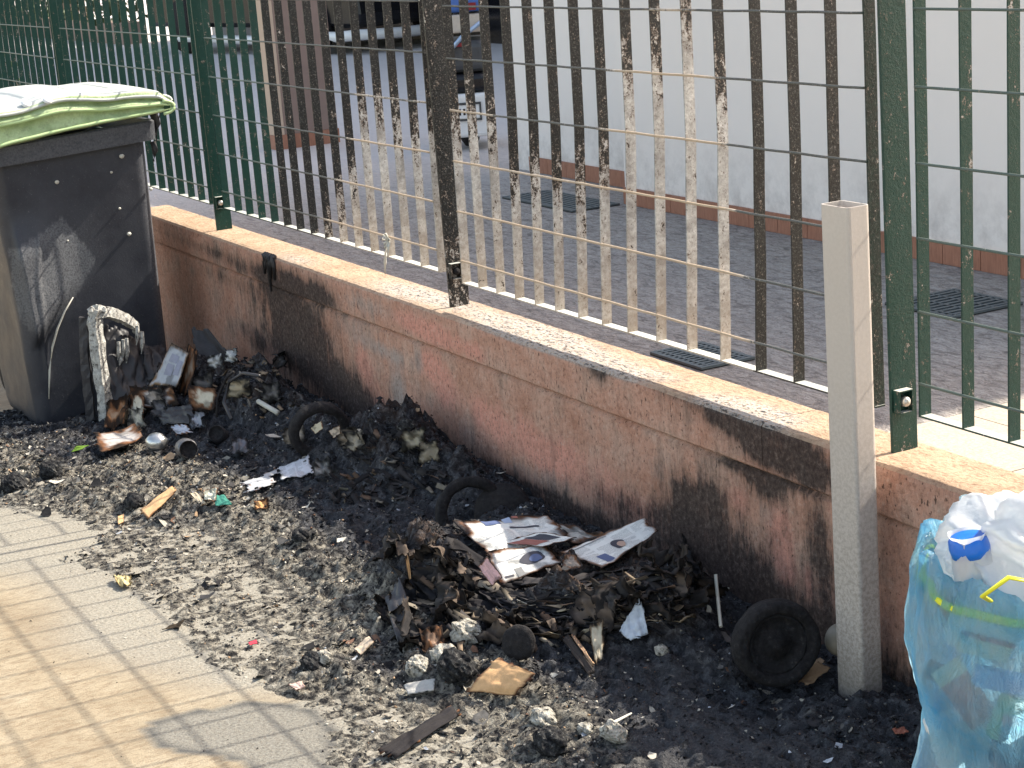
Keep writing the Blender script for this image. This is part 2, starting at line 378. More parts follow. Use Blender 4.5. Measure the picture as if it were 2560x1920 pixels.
M_HOUSE = plain('house_render', (.50, .46, .42), .9, var=.08, sc=3)
M_BLACK = plain('black_paint', (.008, .008, .011), .25, var=.1)
M_CARW = plain('white_paint', (.72, .72, .72), .35, var=.05)
M_GLASSY = plain('grey_trim', (.06, .062, .068), .4)
M_BLUE = plain('blue_plastic', (.06, .14, .42), .4)
M_RED = plain('red_lens', (.20, .01, .02), .3)
M_CHROME = plain('blue_grey_metal', (.35, .45, .60), .3, .4)
M_YEL = plain('yellow_drawstring', (.75, .72, .03), .4, var=.1)
M_PRINT = {}
def flatm(name, c, rough=.7):
    if name not in M_PRINT: M_PRINT[name] = plain(name, c, rough, var=.18, sc=50, bmp=.2)
    return M_PRINT[name]

# ------------------------------------------------------------------ setting: street, courtyard
def nonuni(a, b, fine0, fine1, step, grow=1.25):
    L = [fine0]; s = step
    while L[-1] > a: s *= grow; L.append(max(a, L[-1]-s))
    Rr = [fine1]; s = step
    while Rr[-1] < b: s *= grow; Rr.append(min(b, Rr[-1]+s))
    return np.array(sorted(set(L)) [:-1] + list(np.arange(fine0, fine1, step)) + Rr)
def inpoly(X, Y, poly):
    ins = np.zeros(X.shape, bool); n = len(poly)
    for i in range(n):
        x0, y0 = poly[i]; x1, y1 = poly[(i+1) % n]
        c = ((y0 > Y) != (y1 > Y)); 
        with np.errstate(divide='ignore', invalid='ignore'):
            xi = (x1-x0)*(Y-y0)/((y1-y0) if y1 != y0 else 1e-9)+x0
        ins ^= c & (X < xi)
    return ins
def gpoly(pts): return [tuple(atg(x, y)[:2]) for x, y in pts]
def blur(A, r):
    for ax in (0, 1):
        for _ in range(2):
            P_ = np.pad(A, [(r+1, r) if i == ax else (0, 0) for i in (0, 1)], mode='edge')
            c = np.cumsum(P_, axis=ax)
            A = (c[2*r+1:, :]-c[:-2*r-1, :])/(2*r+1) if ax == 0 else (c[:, 2*r+1:]-c[:, :-2*r-1])/(2*r+1)
    return A
WB = -.083
wall_side = [(2600, 1800), (1900, 1440), (1100, 1040), (370, 690), (250, 760), (100, 880)]
THICK = gpoly([(-300, 960), (-300, 1060), (0, 1072), (110, 1085), (230, 1112), (300, 1095), (330, 1135), (430, 1130), (520, 1150), (600, 1215), (680, 1275), (730, 1340), (735, 1420),
               (640, 1430), (600, 1470), (680, 1500), (760, 1490), (860, 1480), (1000, 1520), (1100, 1555), (1150, 1659), (1200, 2000), (2600, 2000)] + wall_side)
THIN = gpoly([(-300, 960), (-300, 1095), (0, 1098), (130, 1110), (230, 1160), (150, 1195), (60, 1215), (200, 1232), (250, 1245), (290, 1290), (350, 1318), (400, 1335), (415, 1390), (455, 1455),
              (520, 1478), (600, 1482), (650, 1510), (690, 1555), (680, 1659), (650, 2000), (2600, 2000)] + wall_side)
TONG = gpoly([(312, 1585), (330, 1562), (380, 1548), (500, 1520), (640, 1520), (720, 1560), (720, 1800), (600, 1700), (520, 1652), (470, 1632), (400, 1628), (345, 1610)])
STAIN = gpoly([(-300, 1070), (-300, 1260), (0, 1240), (50, 1260), (110, 1265), (140, 1330), (130, 1400), (190, 1410), (300, 1430), (380, 1470), (430, 1490), (520, 1495), (700, 1520), (700, 1100), (0, 1050)])
gx = np.arange(-4.6, 3.8, .008); gy = np.arange(-2.3, WB, .008)
GX, GY = np.meshgrid(gx, gy, indexing='ij')
wx = GX + (fbm(GX*9, GY*9, 3, 1)-.5)*.10; wy = GY + (fbm(GX*9, GY*9, 3, 2)-.5)*.10
mT = blur(inpoly(wx, wy, THICK).astype(float), 6); mN = blur(inpoly(wx, wy, THIN).astype(float), 3)
MOUNDS = [(-1.10, -.27, .42, .15, .19), (-1.8, -.33, .3, .2, .12), (-1.5, -.42, .34, .15, .10), (.03, -.26, .25, .15, .19), (-.42, -.30, .24, .15, .085), (.40, -.20, .2, .1, .08),
          (1.22, -.42, .28, .20, .105), (1.58, -.34, .22, .17, .115), (1.0, -.61, .17, .11, .15), (1.28, -.56, .2, .10, .055), (1.50, -.46, .17, .10, .10), (1.75, -.38, .12, .09, .05), (1.45, -.70, .30, .12, .03), (2.55, -.20, .3, .12, .04), (1.0, -.30, .3, .14, .05), (2.25, -.55, .35, .2, .012),
          (.75, -.20, .25, .10, .03)]
md = np.zeros_like(GX)
for (cx, cy, rx, ry, hh) in MOUNDS:
    q = ((wx-cx)/rx)**2+((wy-cy)/ry)**2; md += hh*np.exp(-q*1.1)
n_a = fbm(GX*14, GY*14, 4, 5); n_b = fbm(GX*40, GY*40, 3, 9, .6); n_c = 1-np.abs(2*fbm(GX*26, GY*26, 3, 21)-1); n_d = fbm(GX*5.5, GY*5.5, 3, 44)
smooth_r = sstep(1.75, 2.1, GX)*sstep(-.35, -.6, GY)
smooth_r = np.maximum(smooth_r, sstep(1.25, 1.8, GX+(GY+1.0)*.4)*sstep(-.75, -.9, GY)*.7)
H = -.006 + mT*(.020+.030*(n_a-.35)*(1-.5*smooth_r)+.016*(n_b-.5)) + mN*(.0075+.024*(n_b-.5)+.010*(n_a-.5)) \
    + md*(.75+.5*n_a)+md*.35*(n_c-.5) + mT*(1-smooth_r)*.026*(n_c-.6)
# cracks in the caked ash to the right
cr = np.abs(fbm((GX)*5, GY*8, 3, 77)-.5); H -= smooth_r*mT*.018*np.exp(-(cr/.012)**2)
c3w = aty(1676, 1388, -.29)
NEWSQ = [((968, 1128, -.56), (1192, 1119, -.33), (1240, 1170, -.35), (1052, 1200, -.55)), ((1046, 1192, -.57), (1178, 1172, -.42), (1212, 1215, -.44), (1085, 1268, -.60)),
         ((1207, 1195, -.43), (1398, 1116, -.21), (1424, 1150, -.22), (1300, 1232, -.44)), ((1180, 1128, -.30), (1250, 1140, -.27), (1330, 1165, -.27), (1235, 1172, -.34))]
for q4 in NEWSQ:      # the ash lies below the pages
    a4 = np.array([aty(*p) for p in q4])
    for u in np.linspace(0, 1, 14):
        for v in np.linspace(0, 1, 10):
            p = a4[0]*(1-u)*(1-v)+a4[1]*u*(1-v)+a4[2]*u*v+a4[3]*(1-u)*v
            for (ox, oy, oz) in ((0, 0, 0), (.035, -.018, .010)):      # and nothing stands right in front of them
                d2 = ((GX-p[0]-ox)**2+(GY-p[1]-oy)**2)/.045**2
                H = np.where(d2 < 2., np.minimum(H, p[2]-.016-oz+.035*np.maximum(d2-.4, 0)), H)
c3w = aty(1676, 1388, -.29)
H = H-.035*np.exp(-(((GX-c3w[0]-.03)/.12)**2+((GY-c3w[1]+.03)/.13)**2))*(H > 0)
H = np.where(mN < .02, -.02, H)
hh_ = H.copy()
def Hat(x, y):
    i = int(np.clip((x+4.6)/.008, 0, len(gx)-1)); j = int(np.clip((y+2.3)/.008, 0, len(gy)-1))
    return max(0., float(H[i, j]))+float(G(x))
def onto(px, py, lift=0.):
    q = ray(px, py); s = (0.45-CAM[2])/q[2]; e = (-.75-CAM[2])/q[2]; p = CAM+q*s
    for t in np.linspace(s, e, 1400):
        p = CAM+q*t
        if p[2] <= Hat(p[0], p[1]) or p[1] > -.09: break
    return np.array([p[0], p[1], p[2]+lift])
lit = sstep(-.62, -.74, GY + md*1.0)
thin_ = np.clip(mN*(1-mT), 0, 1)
pale = np.clip(.12+.56*lit + .36*lit*thin_ + .35*(n_a-.5) + 1.3*(n_d-.5)*(.3+.7*lit), 0, 1); pale = pale*(1-.6*sstep(-.7, -1.6, GX)*sstep(-1.25, -.95, GY))  # ash coloured paler where sunlit, darker within the wall's shade
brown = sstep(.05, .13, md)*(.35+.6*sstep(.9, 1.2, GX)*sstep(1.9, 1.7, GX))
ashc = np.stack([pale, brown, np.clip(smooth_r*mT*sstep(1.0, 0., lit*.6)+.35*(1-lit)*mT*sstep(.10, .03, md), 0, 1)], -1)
keep = (np.maximum.reduce([H[:-1, :-1], H[1:, :-1], H[:-1, 1:], H[1:, 1:]]) > -.0005)
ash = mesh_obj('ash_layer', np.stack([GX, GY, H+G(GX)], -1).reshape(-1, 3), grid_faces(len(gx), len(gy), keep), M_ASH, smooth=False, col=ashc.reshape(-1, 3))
tag(ash, kind='stuff'); ash['label'] = 'grey and black ash spread along the foot of the wall'
bm = bmesh.new(); bm.from_mesh(ash.data); bmesh.ops.delete(bm, geom=[v for v in bm.verts if not v.link_faces], context='VERTS'); bm.to_mesh(ash.data); bm.free()

px_ = nonuni(-60, 40, -4.6, 3.9, .025); py_ = nonuni(-30, WB+.03, -2.5, WB-.05, .025)
PX, PY = np.meshgrid(px_, py_, indexing='ij')
sx = PX + (fbm(PX*5, PY*5, 3, 31)-.5)*.14; sy = PY + (fbm(PX*5, PY*5, 3, 32)-.5)*.14
s_ = inpoly(sx, sy, STAIN)*.85; t_ = inpoly(PX+(fbm(PX*16, PY*16, 3, 3)-.5)*.03, PY+(fbm(PX*16, PY*16, 3, 4)-.5)*.03, TONG).astype(float)
n_ = inpoly(sx, sy, THIN)*1.
tb = blur(t_, 1)
edge = t_*np.clip(1-np.abs(tb-.55)*3.2, 0, 1)
grey = np.clip(np.maximum.reduce([blur(s_, 2), t_*.95, n_*.9]), 0, 1)
pav = mesh_obj('street_pavement', np.stack([PX, PY, G(PX)], -1).reshape(-1, 3), grid_faces(len(px_), len(py_)), M_PAVE, col=np.stack([grey, np.clip(edge*.8+.38*tb, 0, 1), grey*0], -1).reshape(-1, 3))
tag(pav, kind='structure')

FZ = .42   # courtyard level
fl = MB(); fl.box(-60, 1.72, .074, 40, FZ-.3, FZ); o = fl.build('courtyard_floor', M_FLOOR); tag(o, kind='structure')
o = mesh_obj('tiled_courtyard_strip', [(0, 0, 0)], [], M_GROUT); tag(o, kind='structure')
o.data.clear_geometry(); bmx = MB().box(1.7205, 40, .074, 40, FZ-.3, FZ-.006)
o.data.from_pydata(bmx.v, [], bmx.f)
tile_me = None
for i in range(6):
    for j in range(6):
        x0 = 1.722+i*.42; y0 = .076+j*.42
        tb_ = MB().box(0, .4155, 0, .4155, -.01, 0)
        if tile_me is None:
            t0 = tb_.build('tile', M_TILE, o, bevel=0); tile_me = t0.data; t0.location = (x0, y0, FZ)
        else:
            link_copy('tile', tile_me, o, (x0, y0, FZ+random.uniform(-.0008, .0008)))

# ------------------------------------------------------------------ the low wall
def paint_wall(X, Z, cop=False):
    soot = np.zeros_like(X); pink = np.zeros_like(X); gr = np.zeros_like(X)
    def blob(arr, px, py, rx, rz, s):
        p = aty(px, py, -.087); arr += s*np.exp(-(((X-p[0])/rx)**2+((Z-p[2])/rz)**2))
    if not cop:
        for a_ in [(600,650,.30,.12,.55),(670,740,.30,.14,.5),(760,830,.30,.08,.4),(500,640,.6,.14,.22),(1560,1150,.40,.16,.35),(1250,1060,.6,.10,.18),(600,640,.16,.07,.75),(640,700,.2,.08,.75),(680,770,.2,.09,.85),(610,760,.22,.08,.7),(560,740,.2,.06,.45),(730,830,.22,.07,.8),(800,900,.25,.06,.55),(690,700,.14,.06,.35),(720,660,.25,.03,.5),(480,600,.3,.03,.3),
                   (1480,1060,.10,.05,.75),(1540,1100,.08,.06,.6),(1500,1180,.14,.10,.95),(1560,1240,.14,.09,.95),(1620,1270,.10,.07,.9),(1650,1050,.07,.04,.75),(1760,1140,.05,.07,.65),(1600,1010,.12,.02,.7),(1700,1040,.2,.02,.6),
                   (1780,1250,.05,.10,.8),(1700,1320,.15,.07,.7),(1440,1120,.10,.06,.6),(1330,1090,.16,.035,.5),(1240,1110,.2,.04,.7),(1140,1080,.2,.04,.75),(1050,1000,.1,.04,.3),(1900,1180,.05,.1,.3)]: blob(soot, *a_)
        soot += .8*np.exp(-np.maximum(Z-G(X)-.06, 0)/.045)*sstep(-2.6, -1.9, X)
        for a_ in [(790,800,.10,.10,.85),(820,880,.10,.05,.7),(930,790,.12,.06,.9),(960,850,.10,.06,.7),(1050,900,.2,.08,.6),(1130,960,.2,.08,.7),(1250,1010,.22,.08,.7),(1300,1080,.15,.05,.6),(1400,1110,.10,.05,.6),
                   (1680,1150,.05,.08,1.2),(1690,1230,.04,.07,1.2),(1745,1260,.02,.05,1.1),(1590,1080,.06,.05,.7),(600,720,.05,.05,.4),(1960,1300,.08,.1,.5),(1500,1030,.05,.03,.4)]: blob(pink, *a_)
        for a_ in [(860,860,.07,.12,1.),(830,760,.25,.03,.6),(760,700,.2,.06,.5),(900,760,.05,.08,.6),(1180,1040,.3,.05,.55),(1000,930,.08,.08,.5),(1420,1020,.2,.04,.4),(1650,1110,.05,.05,.5)]: blob(gr, *a_)
    else:
        for a_ in [(640,610,.35,.06,.5),(1600,920,.35,.06,.3),(500,560,.5,.06,.25),(640,620,.26,.04,.9),(590,600,.12,.06,.9),(690,640,.16,.05,.6),(520,575,.25,.03,.35),(430,530,.5,.02,.25),(1300,800,.06,.025,.8),(1560,895,.10,.03,.9),(1620,925,.10,.04,1.),(1650,960,.05,.06,.8),(1720,990,.16,.05,.75),(1700,960,.12,.05,.6),(1770,1030,.06,.04,.6),(1460,850,.1,.015,.5)]: blob(soot, *a_)
        for a_ in [(940,720,.18,.05,.9),(1030,760,.1,.04,.6),(880,690,.12,.04,.6),(1120,800,.2,.04,.3)]: blob(pink, *a_)
        for a_ in [(800,660,.3,.04,.6),(1200,830,.1,.03,.3)]: blob(gr, *a_)
    soot = 1.2*soot*(.55+.9*fbm(X*7+3, Z*9, 3, 88)); pink = pink*(.5+fbm(X*11, Z*7, 3, 89))
    return np.stack([np.clip(soot, 0, 1.3), np.clip(pink, 0, 1.2), np.clip(gr, 0, 1)], -1)
wall = thing('garden_wall', 'low pink plastered wall blackened by soot, with the metal fence standing on it', 'wall', (0, 0, 0))
def strip(x0, x1, prof, step=.012):
    """extrude a (y,z) profile along x"""
    n = max(2, int((x1-x0)/step)); xs = np.linspace(x0, x1, n); prof = np.array(prof)
    X = np.repeat(xs[:, None], len(prof), 1); Y = np.tile(prof[:, 0], (n, 1)); Z = np.tile(prof[:, 1], (n, 1))
    return X, Y, Z
def loftstrip(name, x0, x1, prof, mat, parent, cop, amp=.003, step=.012):
    X, Y, Z = strip(x0, x1, prof, step)
    Yn = Y + amp*(fbm(X*30, Z*30, 4, 8)-.5)*(Y < 0); Zn = Z + (amp*(fbm(X*26, Y*40, 4, 15)-.5) if cop else 0)
    c = paint_wall(X, Z, cop)
    if cop:   # ash grains lying on the top
        def tb(px, py, rx, ry, s):
            p = atz(px, py, .509); return s*np.exp(-(((X-p[0])/rx)**2+((Y-p[1])/ry)**2))
        g = tb(880,630,.22,.06,.9)+tb(960,650,.2,.05,.8)+tb(1100,700,.25,.06,.9)+tb(1200,740,.25,.06,1.)+tb(1300,790,.2,.06,1.)+tb(1150,720,.2,.06,.9)+tb(1620,890,.12,.05,1.2)+tb(1560,870,.1,.05,.8)+tb(1660,905,.08,.05,1.)+tb(640,560,.15,.04,.5)+tb(1420,810,.1,.04,.4)
        c[..., 2] = np.where(Z > .495, np.clip(1.35*g, 0, 1), c[..., 2])
    V = np.stack([X, Yn, Zn], -1); nn, k = X.shape
    Fc = list(map(tuple, grid_faces(nn, k))); Fc += [tuple(range(k)), tuple((nn-1)*k+i for i in range(k-1, -1, -1))]
    return mesh_obj(name, V.reshape(-1, 3), Fc, mat, parent, col=c.reshape(-1, 3), smooth=False)
zs = [-.7, -.4]+list(np.linspace(-.28, .372, 56))
loftstrip('wall_body', -6.6, 6.5, [(-.083, z) for z in zs] + [(-.077, .380), (-.070, .388), (.06, .388), (.06, -.7)], M_WALL, wall, False)
cop_prof = [(-.070, .389), (-.088, .391), (-.0945, .397)] + [(-.0955, z) for z in np.linspace(.41, .49, 8)] + [(-.0945, .500), (-.088, .5075)] + [(y, .5095) for y in np.linspace(-.075, .06, 10)] + [(.073, .504), (.073, .389)]
p1 = aty(581, 575, -.0955)[0]; p2 = aty(1645, 940, -.0955)[0]
for (a_, b_) in ((-3.02, p1-.0015), (p1+.0015, p2-.0012), (p2+.0012, 6.5)):
    loftstrip('coping_stone', a_, b_, cop_prof, M_COP, wall, True)
# lower coping beyond the step on the far left
lo = MB(); lo.box(-6.6, -3.024, -.095, .073, .389, .43); lo.build('lower_coping', M_COP, wall)
# melted plastic run hanging over the coping joint
d = MB()
for i in range(9):
    x = p1-.03+.012*i+random.uniform(-.010, .010); ln = random.uniform(.02, .10)*(1.5 if 2 < i < 5 else 1)
    pts = [(x, -.088, .512), (x+.004, -.100, .507), (x+.004+random.uniform(-.006, .006), -.103, .48), (x+random.uniform(-.01, .01), -.101, .509-ln)]
    d.tube(pts, [random.uniform(.004, .009), random.uniform(.007, .012), random.uniform(.004, .009), random.uniform(.001, .005)], 7)
d.build('melted_plastic_drip', M_DKPL, None, smooth=True)
tag(bpy.data.objects['melted_plastic_drip'], 'dark plastic melted over the edge of the wall coping at its joint', 'melted plastic')

# ------------------------------------------------------------------ fence
fence = thing('metal_fence', 'tall grating fence on the wall, green at its ends and burnt bare in the middle', 'fence', (0, 0, .509))
FE = Vector((0, 0, .509))
B0X = {0:(.084,.074),1:(.195,.183),2:(.317,.296),3:(.443,.410),4:(.566,.527),5:(.687,.643),6:(.813,.769),7:(.936,.8925),8:(1.066,1.022),9:(1.20,1.158),10:(1.337,1.298),11:(1.469,1.441),12:(1.611,1.587),13:(1.746,1.731),14:(1.880,1.872),15:(2.008,2.012)}
B1X = {0:(-2.044,-2.04),1:(-1.906,-1.903),2:(-1.776,-1.774),3:(-1.648,-1.641),4:(-1.517,-1.5075),5:(-1.388,-1.379),6:(-1.260,-1.252),7:(-1.127,-1.12),8:(-.993,-.99),9:(-.858,-.855),10:(-.725,-.725),11:(-.594,-.595),12:(-.462,-.465),13:(-.334,-.338),14:(-.203,-.213),15:(-.075,-.087)}
THR0 = {0:1.10,1:1.12,2:1.092,3:.956,4:.973,5:.967,6:.978,7:1.032,8:1.28,9:1.33,10:1.42,11:1.25,12:.42,13:.3,14:0,15:0}
THR1 = {15:1.10,14:1.034,13:1.072,12:1.084,11:1.1,10:.876,9:.756,8:.62,7:.45}
_bx = []; _bt = []
for k in range(16): _bx.append(B1X[k][0]); _bt.append(THR1.get(k, 0))
for k in range(16): _bx.append(B0X[k][0]); _bt.append(THR0.get(k, 0))
def bare_at(x, z, own=None):
    t = own if own is not None else np.interp(x, _bx, _bt, left=0, right=0)
    return np.clip((t-z)/.34+.42, 0, .93)*(np.asarray(t) > .35)
def char_at(x, z): return np.clip(sstep(-1.75, -1.1, x)*sstep(2.25, 1.75, x)*1.2, 0, 1)
TOPZ = 2.02
def fp(V, own=None, rust=None):
    V = np.asarray(V); b = bare_at(V[:, 0], V[:, 2], own); ch = char_at(V[:, 0], V[:, 2])
    r = np.clip((.90-V[:, 2])*1.3, 0, .42)*b if rust is None else np.full(len(V), rust)*b
    return np.stack([b, ch, r], -1)
def rel(V): return np.asarray(V, float)-np.array([0, 0, .509])
def barmesh(xt, xb, yo, zb, zt, own, w=.0028, dpt=.029, name='bar', parent=None, wig=0.):
    n = 34; z = np.linspace(zb, zt, n); zr = 1.12
    x = xb+(xt-xb)*(z-.58)/(zr-.58); x = np.where(z > zr, xt+(xt-xb)*.3*(z-zr), x)
    x = x + wig*(vn(z*6, z*0+xb*9, 3)-.5)
    V = []; 
    for i in range(n):
        for (dx, dy) in ((-w/2, -dpt/2), (w/2, -dpt/2), (w/2, dpt/2), (-w/2, dpt/2)): V.append((x[i]+dx, yo+dy, z[i]))
    Fc = []
    for i in range(n-1):
        for k in range(4): k2 = (k+1) % 4; Fc.append((i*4+k, i*4+k2, i*4+4+k2, i*4+4+k))
    Fc += [(3, 2, 1, 0), tuple((n-1)*4+k for k in range(4))]
    return mesh_obj(name, rel(V), Fc, M_FENCE, parent, col=fp(V, own))
def panel(bars, zoff, own, label):
    """bars: list of (xtop, xbottom)"""
    xs0, xs1 = bars[0][1], bars[-1][1]; zr = .5925+zoff
    V = []; xs = np.linspace(xs0-.004, xs1+.004, 60)
    for x in xs:
        for (y, z) in ((-.0135, zr-.004), (-.0135, zr), (.0135, zr), (.0135, zr-.004)): V.append((x, y, z))
    Fc = []
    for i in range(59):
        for k in range(4): k2 = (k+1) % 4; Fc.append((i*4+k, i*4+k2, i*4+4+k2, i*4+4+k))
    Fc += [(0, 1, 2, 3), tuple(59*4+k for k in (3, 2, 1, 0))]
    pn = mesh_obj('fence_panel', rel(V), [f[::-1] for f in Fc], M_FENCE, fence, col=fp(V)); pn['label'] = label
    Vt = [(x, y, z+TOPZ-zr+zoff) for x, y, z in V]
    mesh_obj('top_rail', rel(Vt), [f[::-1] for f in Fc], M_FENCE, pn, col=fp(Vt))
    for k, (xt, xb) in enumerate(bars):
        barmesh(xt, xb, 0, zr, TOPZ+zoff-.004, None if own is None else own.get(k, 0), w=.0042 if k not in (0, len(bars)-1) else .005, parent=pn, wig=.003 if own else .0005)
    for j in range(-4, 6):
        z0 = 1.42-j*.1518+zoff
        if z0 > TOPZ-.05: continue
        pts = []
        for i, t in enumerate(np.linspace(0, 1, 64)):
            x = np.interp(t*15, range(16), [b[0]+(b[1]-b[0])*(1.12-z0)/.54 for b in bars])
            z = z0 + (0.0005*math.sin(i*.9+j) if own else 0)
            pts.append((x, -.0148, z))
        b = MB().tube(pts, .0031, 6); V_ = np.array(b.v); cw = fp(V_, None, .9); tw_ = np.interp(V_[:, 0], _bx, _bt, left=0, right=0)+.05; bw = np.clip((tw_-V_[:, 2])/.2+.5, 0, 1)*(tw_ > .6)*1.15; cw[:, 0] = bw; cw[:, 2] = bw*.85
        mesh_obj('wire', rel(V_), b.f, M_WIRE, pn, smooth=True, col=cw)
    return pn
panel([B0X[k] for k in range(16)], .0, THR0, 'panel burnt bare and pale in its lower half, blistered black above')
panel([B1X[k] for k in range(16)], .0137, THR1, 'panel shading from green at its far end to burnt black and bare')
panel([(2.161+.1297*k, 2.159+.1297*k) for k in range(16)], .0096, None, 'clean green panel')
panel([(-4.185+.1315*k, -4.18+.1315*k) for k in range(16)], .0137, None, 'green panel behind the wheelie bin')
panel([(-6.33+.1315*k, -6.32+.1315*k) for k in range(16)], .0137, None, 'farthest green panel')
# left-panel wobble etc. posts: flat bar seen on its wide face
def post(x_top, x_bot, label, own=None, clamp=0):
    n = 40; z = np.linspace(.5085, TOPZ+.03, n); x = x_bot+(x_top-x_bot)*(z-.509)/(1.43-.509); V = []
    for i in range(n):
        for (dx, dy) in ((-.004, -.033), (.004, -.033), (.004, .033), (-.004, .033)): V.append((x[i]+dx, dy, z[i]))
    Fc = []
    for i in range(n-1):
        for k in range(4): k2 = (k+1) % 4; Fc.append((i*4+k, i*4+k2, i*4+4+k2, i*4+4+k))
    Fc += [(3, 2, 1, 0), tuple((n-1)*4+k for k in range(4))]
    V = np.array(V); c = np.stack([np.zeros(len(V)), np.clip(char_at(V[:, 0], V[:, 2])-.0, 0, 1), np.zeros(len(V))], -1)
    if own: c[:, 0] = np.where(V[:, 2] < own, .30, .05)
    else: c[:, 0] = 0
    pm = mesh_obj('fence_post', rel(V), Fc, M_FENCE, fence, col=c); pm['label'] = label
    # clamp plate, bolt and the tab of the rail at the foot
    xb = x_bot
    k = MB(); y0 = -.012
    for (a0, a1, b0, b1) in ((-.018, -.0155, 0, .05), (.0155, .018, 0, .05), (-.0155, .0155, .047, .05), (-.0155, .0155, 0, .003)): k.box(xb+.004, xb+.024, y0+a0, y0+a1, .597+b0-.509, .597+b1-.509)
    k.box(xb+.0045, xb+.008, y0-.015, y0+.015, .0905, .135)
    mesh_obj('clamp', k.v, k.f, M_FENCE, pm, col=np.tile((.35 if own else .12, 1. if own else 0, .1), (len(k.v), 1)))
    b = MB().lathe([(0, .022), (.006, .021), (.0105, .016), (.0115, .010), (.0115, .006), (.007, .006), (.007, 0)], 14, 'x')
    bo = b.build('bolt', M_RUB if own else M_STEEL, pm, smooth=True); bo.location = (xb+.008, y0+.001, .113)
    return pm
post(-4.262, -4.237, 'dark teal post behind the wheelie bin lid')
post(-2.1094, -2.0994, 'green post right of the wheelie bin', None, 1)
post(-.0065, .0144, 'charred post with peeling foot in the middle of the burnt stretch', .72, 1)
post(2.0777, 2.0916, 'green post with the bolted clamp, behind the square steel post', None, 1)
post(4.165, 4.165, 'green post outside the picture'); post(-6.38, -6.36, 'far end post of the fence')

# pale ribbon knotted to the lowest wire
rg = thing('tied_ribbon', 'frayed pale ribbon knotted round the lowest fence wires beside the charred post', 'ribbon', tuple(aty(845, 520, -.02)))
b = MB(); 
for i in range(5):
    a_ = i*1.26; b.tube([(0, -.004, 0), (.012*math.cos(a_), -.012, .014*math.sin(a_)+.004), (.018*math.cos(a_+.5), -.012, .016*math.sin(a_+.5)), (.004, -.005, .002)], .0022, 5)
b.tube([(0, -.004, 0), (-.006, -.012, -.02), (-.013, -.012, -.045), (-.018, -.012, -.07)], [.004, .003, .0035, .0015], 6, flat=.4)
b.tube([(0, -.004, 0), (.010, -.012, -.012), (.006, -.012, -.03)], [.003, .003, .001], 6, flat=.4)
b.build('ribbon', M_PALE, rg, smooth=True); rg.scale = (1.6,)*3

# ------------------------------------------------------------------ white building / wall of the courtyard
YW, YL = 1.70, 1.955; XC = aty(1800/2.572/DD+850/DD, 600/2.572/DD, YW)[0]; XL = -3.17; WT = 1.76
wh = thing('white_wall', 'smooth white courtyard wall with terracotta skirting tiles behind the fence', 'wall', (0, YW, FZ))
b = MB(); b.box(XC, 1.58, 0, .22, 0, WT-FZ); b.build('wall_face', M_WHITE, wh)
b = MB(); b.box(XL, XC-.0005, YL-YW, YL-YW+.2, 0, WT-FZ); b.build('set_back_face', M_WHITE, wh)
TW, TH = .185, .074
tm = MB().box(.0015, TW-.0015, -.012, 0, 0, TH).build('tile', M_TERRA, wh, bevel=.0012, seg=1); tm.location = (XC, -.001, .001); tme = tm.data
k = 1
x = XC+TW
while x < 1.58-TW:
    o = link_copy('tile', tme, wh, (x, -.001+random.uniform(-.001, .0005), .001)); x += TW
x = XC-TW-.002
while x > XL-.05:
    link_copy('tile', tme, wh, (x, YL-YW-.001, .001)); x -= TW
b = MB().box(XC-.006, XC-.001, .0, YL-YW-.014, 0, TH); b.build('corner_tile', M_TERRA, wh)
b = MB().box(XC, 1.58, -.004, 0, 0, TH-.004); b.build('grout_bed', M_GROUT, wh)
# house that shades the yard
hs = thing('house', 'rendered house across the courtyard with a dark garage opening', 'house', (-8, 5.6, FZ))
HZ = FZ+.914*(5.6-.17)-FZ
b = MB(); b.box(-.5, 9.85, 0, 4, 0, HZ); b.box(-10, -.5, 0, 4, 2.3, HZ); b.box(-10, -9.6, 0, 4, 0, 2.3); b.box(-10, -.5, 3.7, 4, 0, 2.3); b.build('wall', M_HOUSE, hs)
b = MB(); b.box(-9.6, -.5, .8, .9, 0, 2.3); b.build('garage_door', M_BLACK, hs)
b = MB(); b.box(-10.3, 10.1, .05, 4.3, HZ, HZ+.001); b.build('roof', M_TERRA, hs)
# pillar
pl = thing('brick_pillar', 'brown rendered pillar with a beige side and darker foot in the courtyard', 'pillar', (-5.25, 1.52, FZ))
b = MB(); b.box(-.12, .0, 0, .34, .085, 1.9); b.build('shaft', M_BROWN, pl)
b = MB(); b.box(-.12, -.0, -.06, -.001, .085, 1.9); b.build('beige_side', M_BEIGE, pl)
b = MB(); b.box(-.125, .006, -.064, .346, 0, .084); b.build('foot', M_TERRA, pl)
# planter with hedge
pa = atz(440, 112, FZ)
pw = thing('planter_wall', 'low brown planter wall in front of the hedge at the far end of the yard', 'planter', (0, float(pa[1]), FZ))
b = MB(); b.box(-40, -18.3, 0, .3, 0, .27); b.build('planter_body', M_BROWN, pw)
M = NM('hedge_leaf', .6, spec=.3); A, a = M.attr(); M_LEAF = M.fin(A)
N = 9000; hx = RS.uniform(-40, -18.2, N); hy = pa[1]+.15+RS.normal(0, .18, N); hz = FZ+.25+RS.uniform(0, 1.6, N)
V = np.zeros((N, 4, 3)); aa = RS.normal(0, 1, (N, 3)); bb = RS.normal(0, 1, (N, 3)); aa /= np.linalg.norm(aa, axis=1)[:, None]; bb /= np.linalg.norm(bb, axis=1)[:, None]
c0 = np.stack([hx, hy, hz], -1); s = RS.uniform(.05, .10, N)[:, None]
V[:, 0] = c0-aa*s; V[:, 1] = c0-bb*s*.5; V[:, 2] = c0+aa*s; V[:, 3] = c0+bb*s*.5
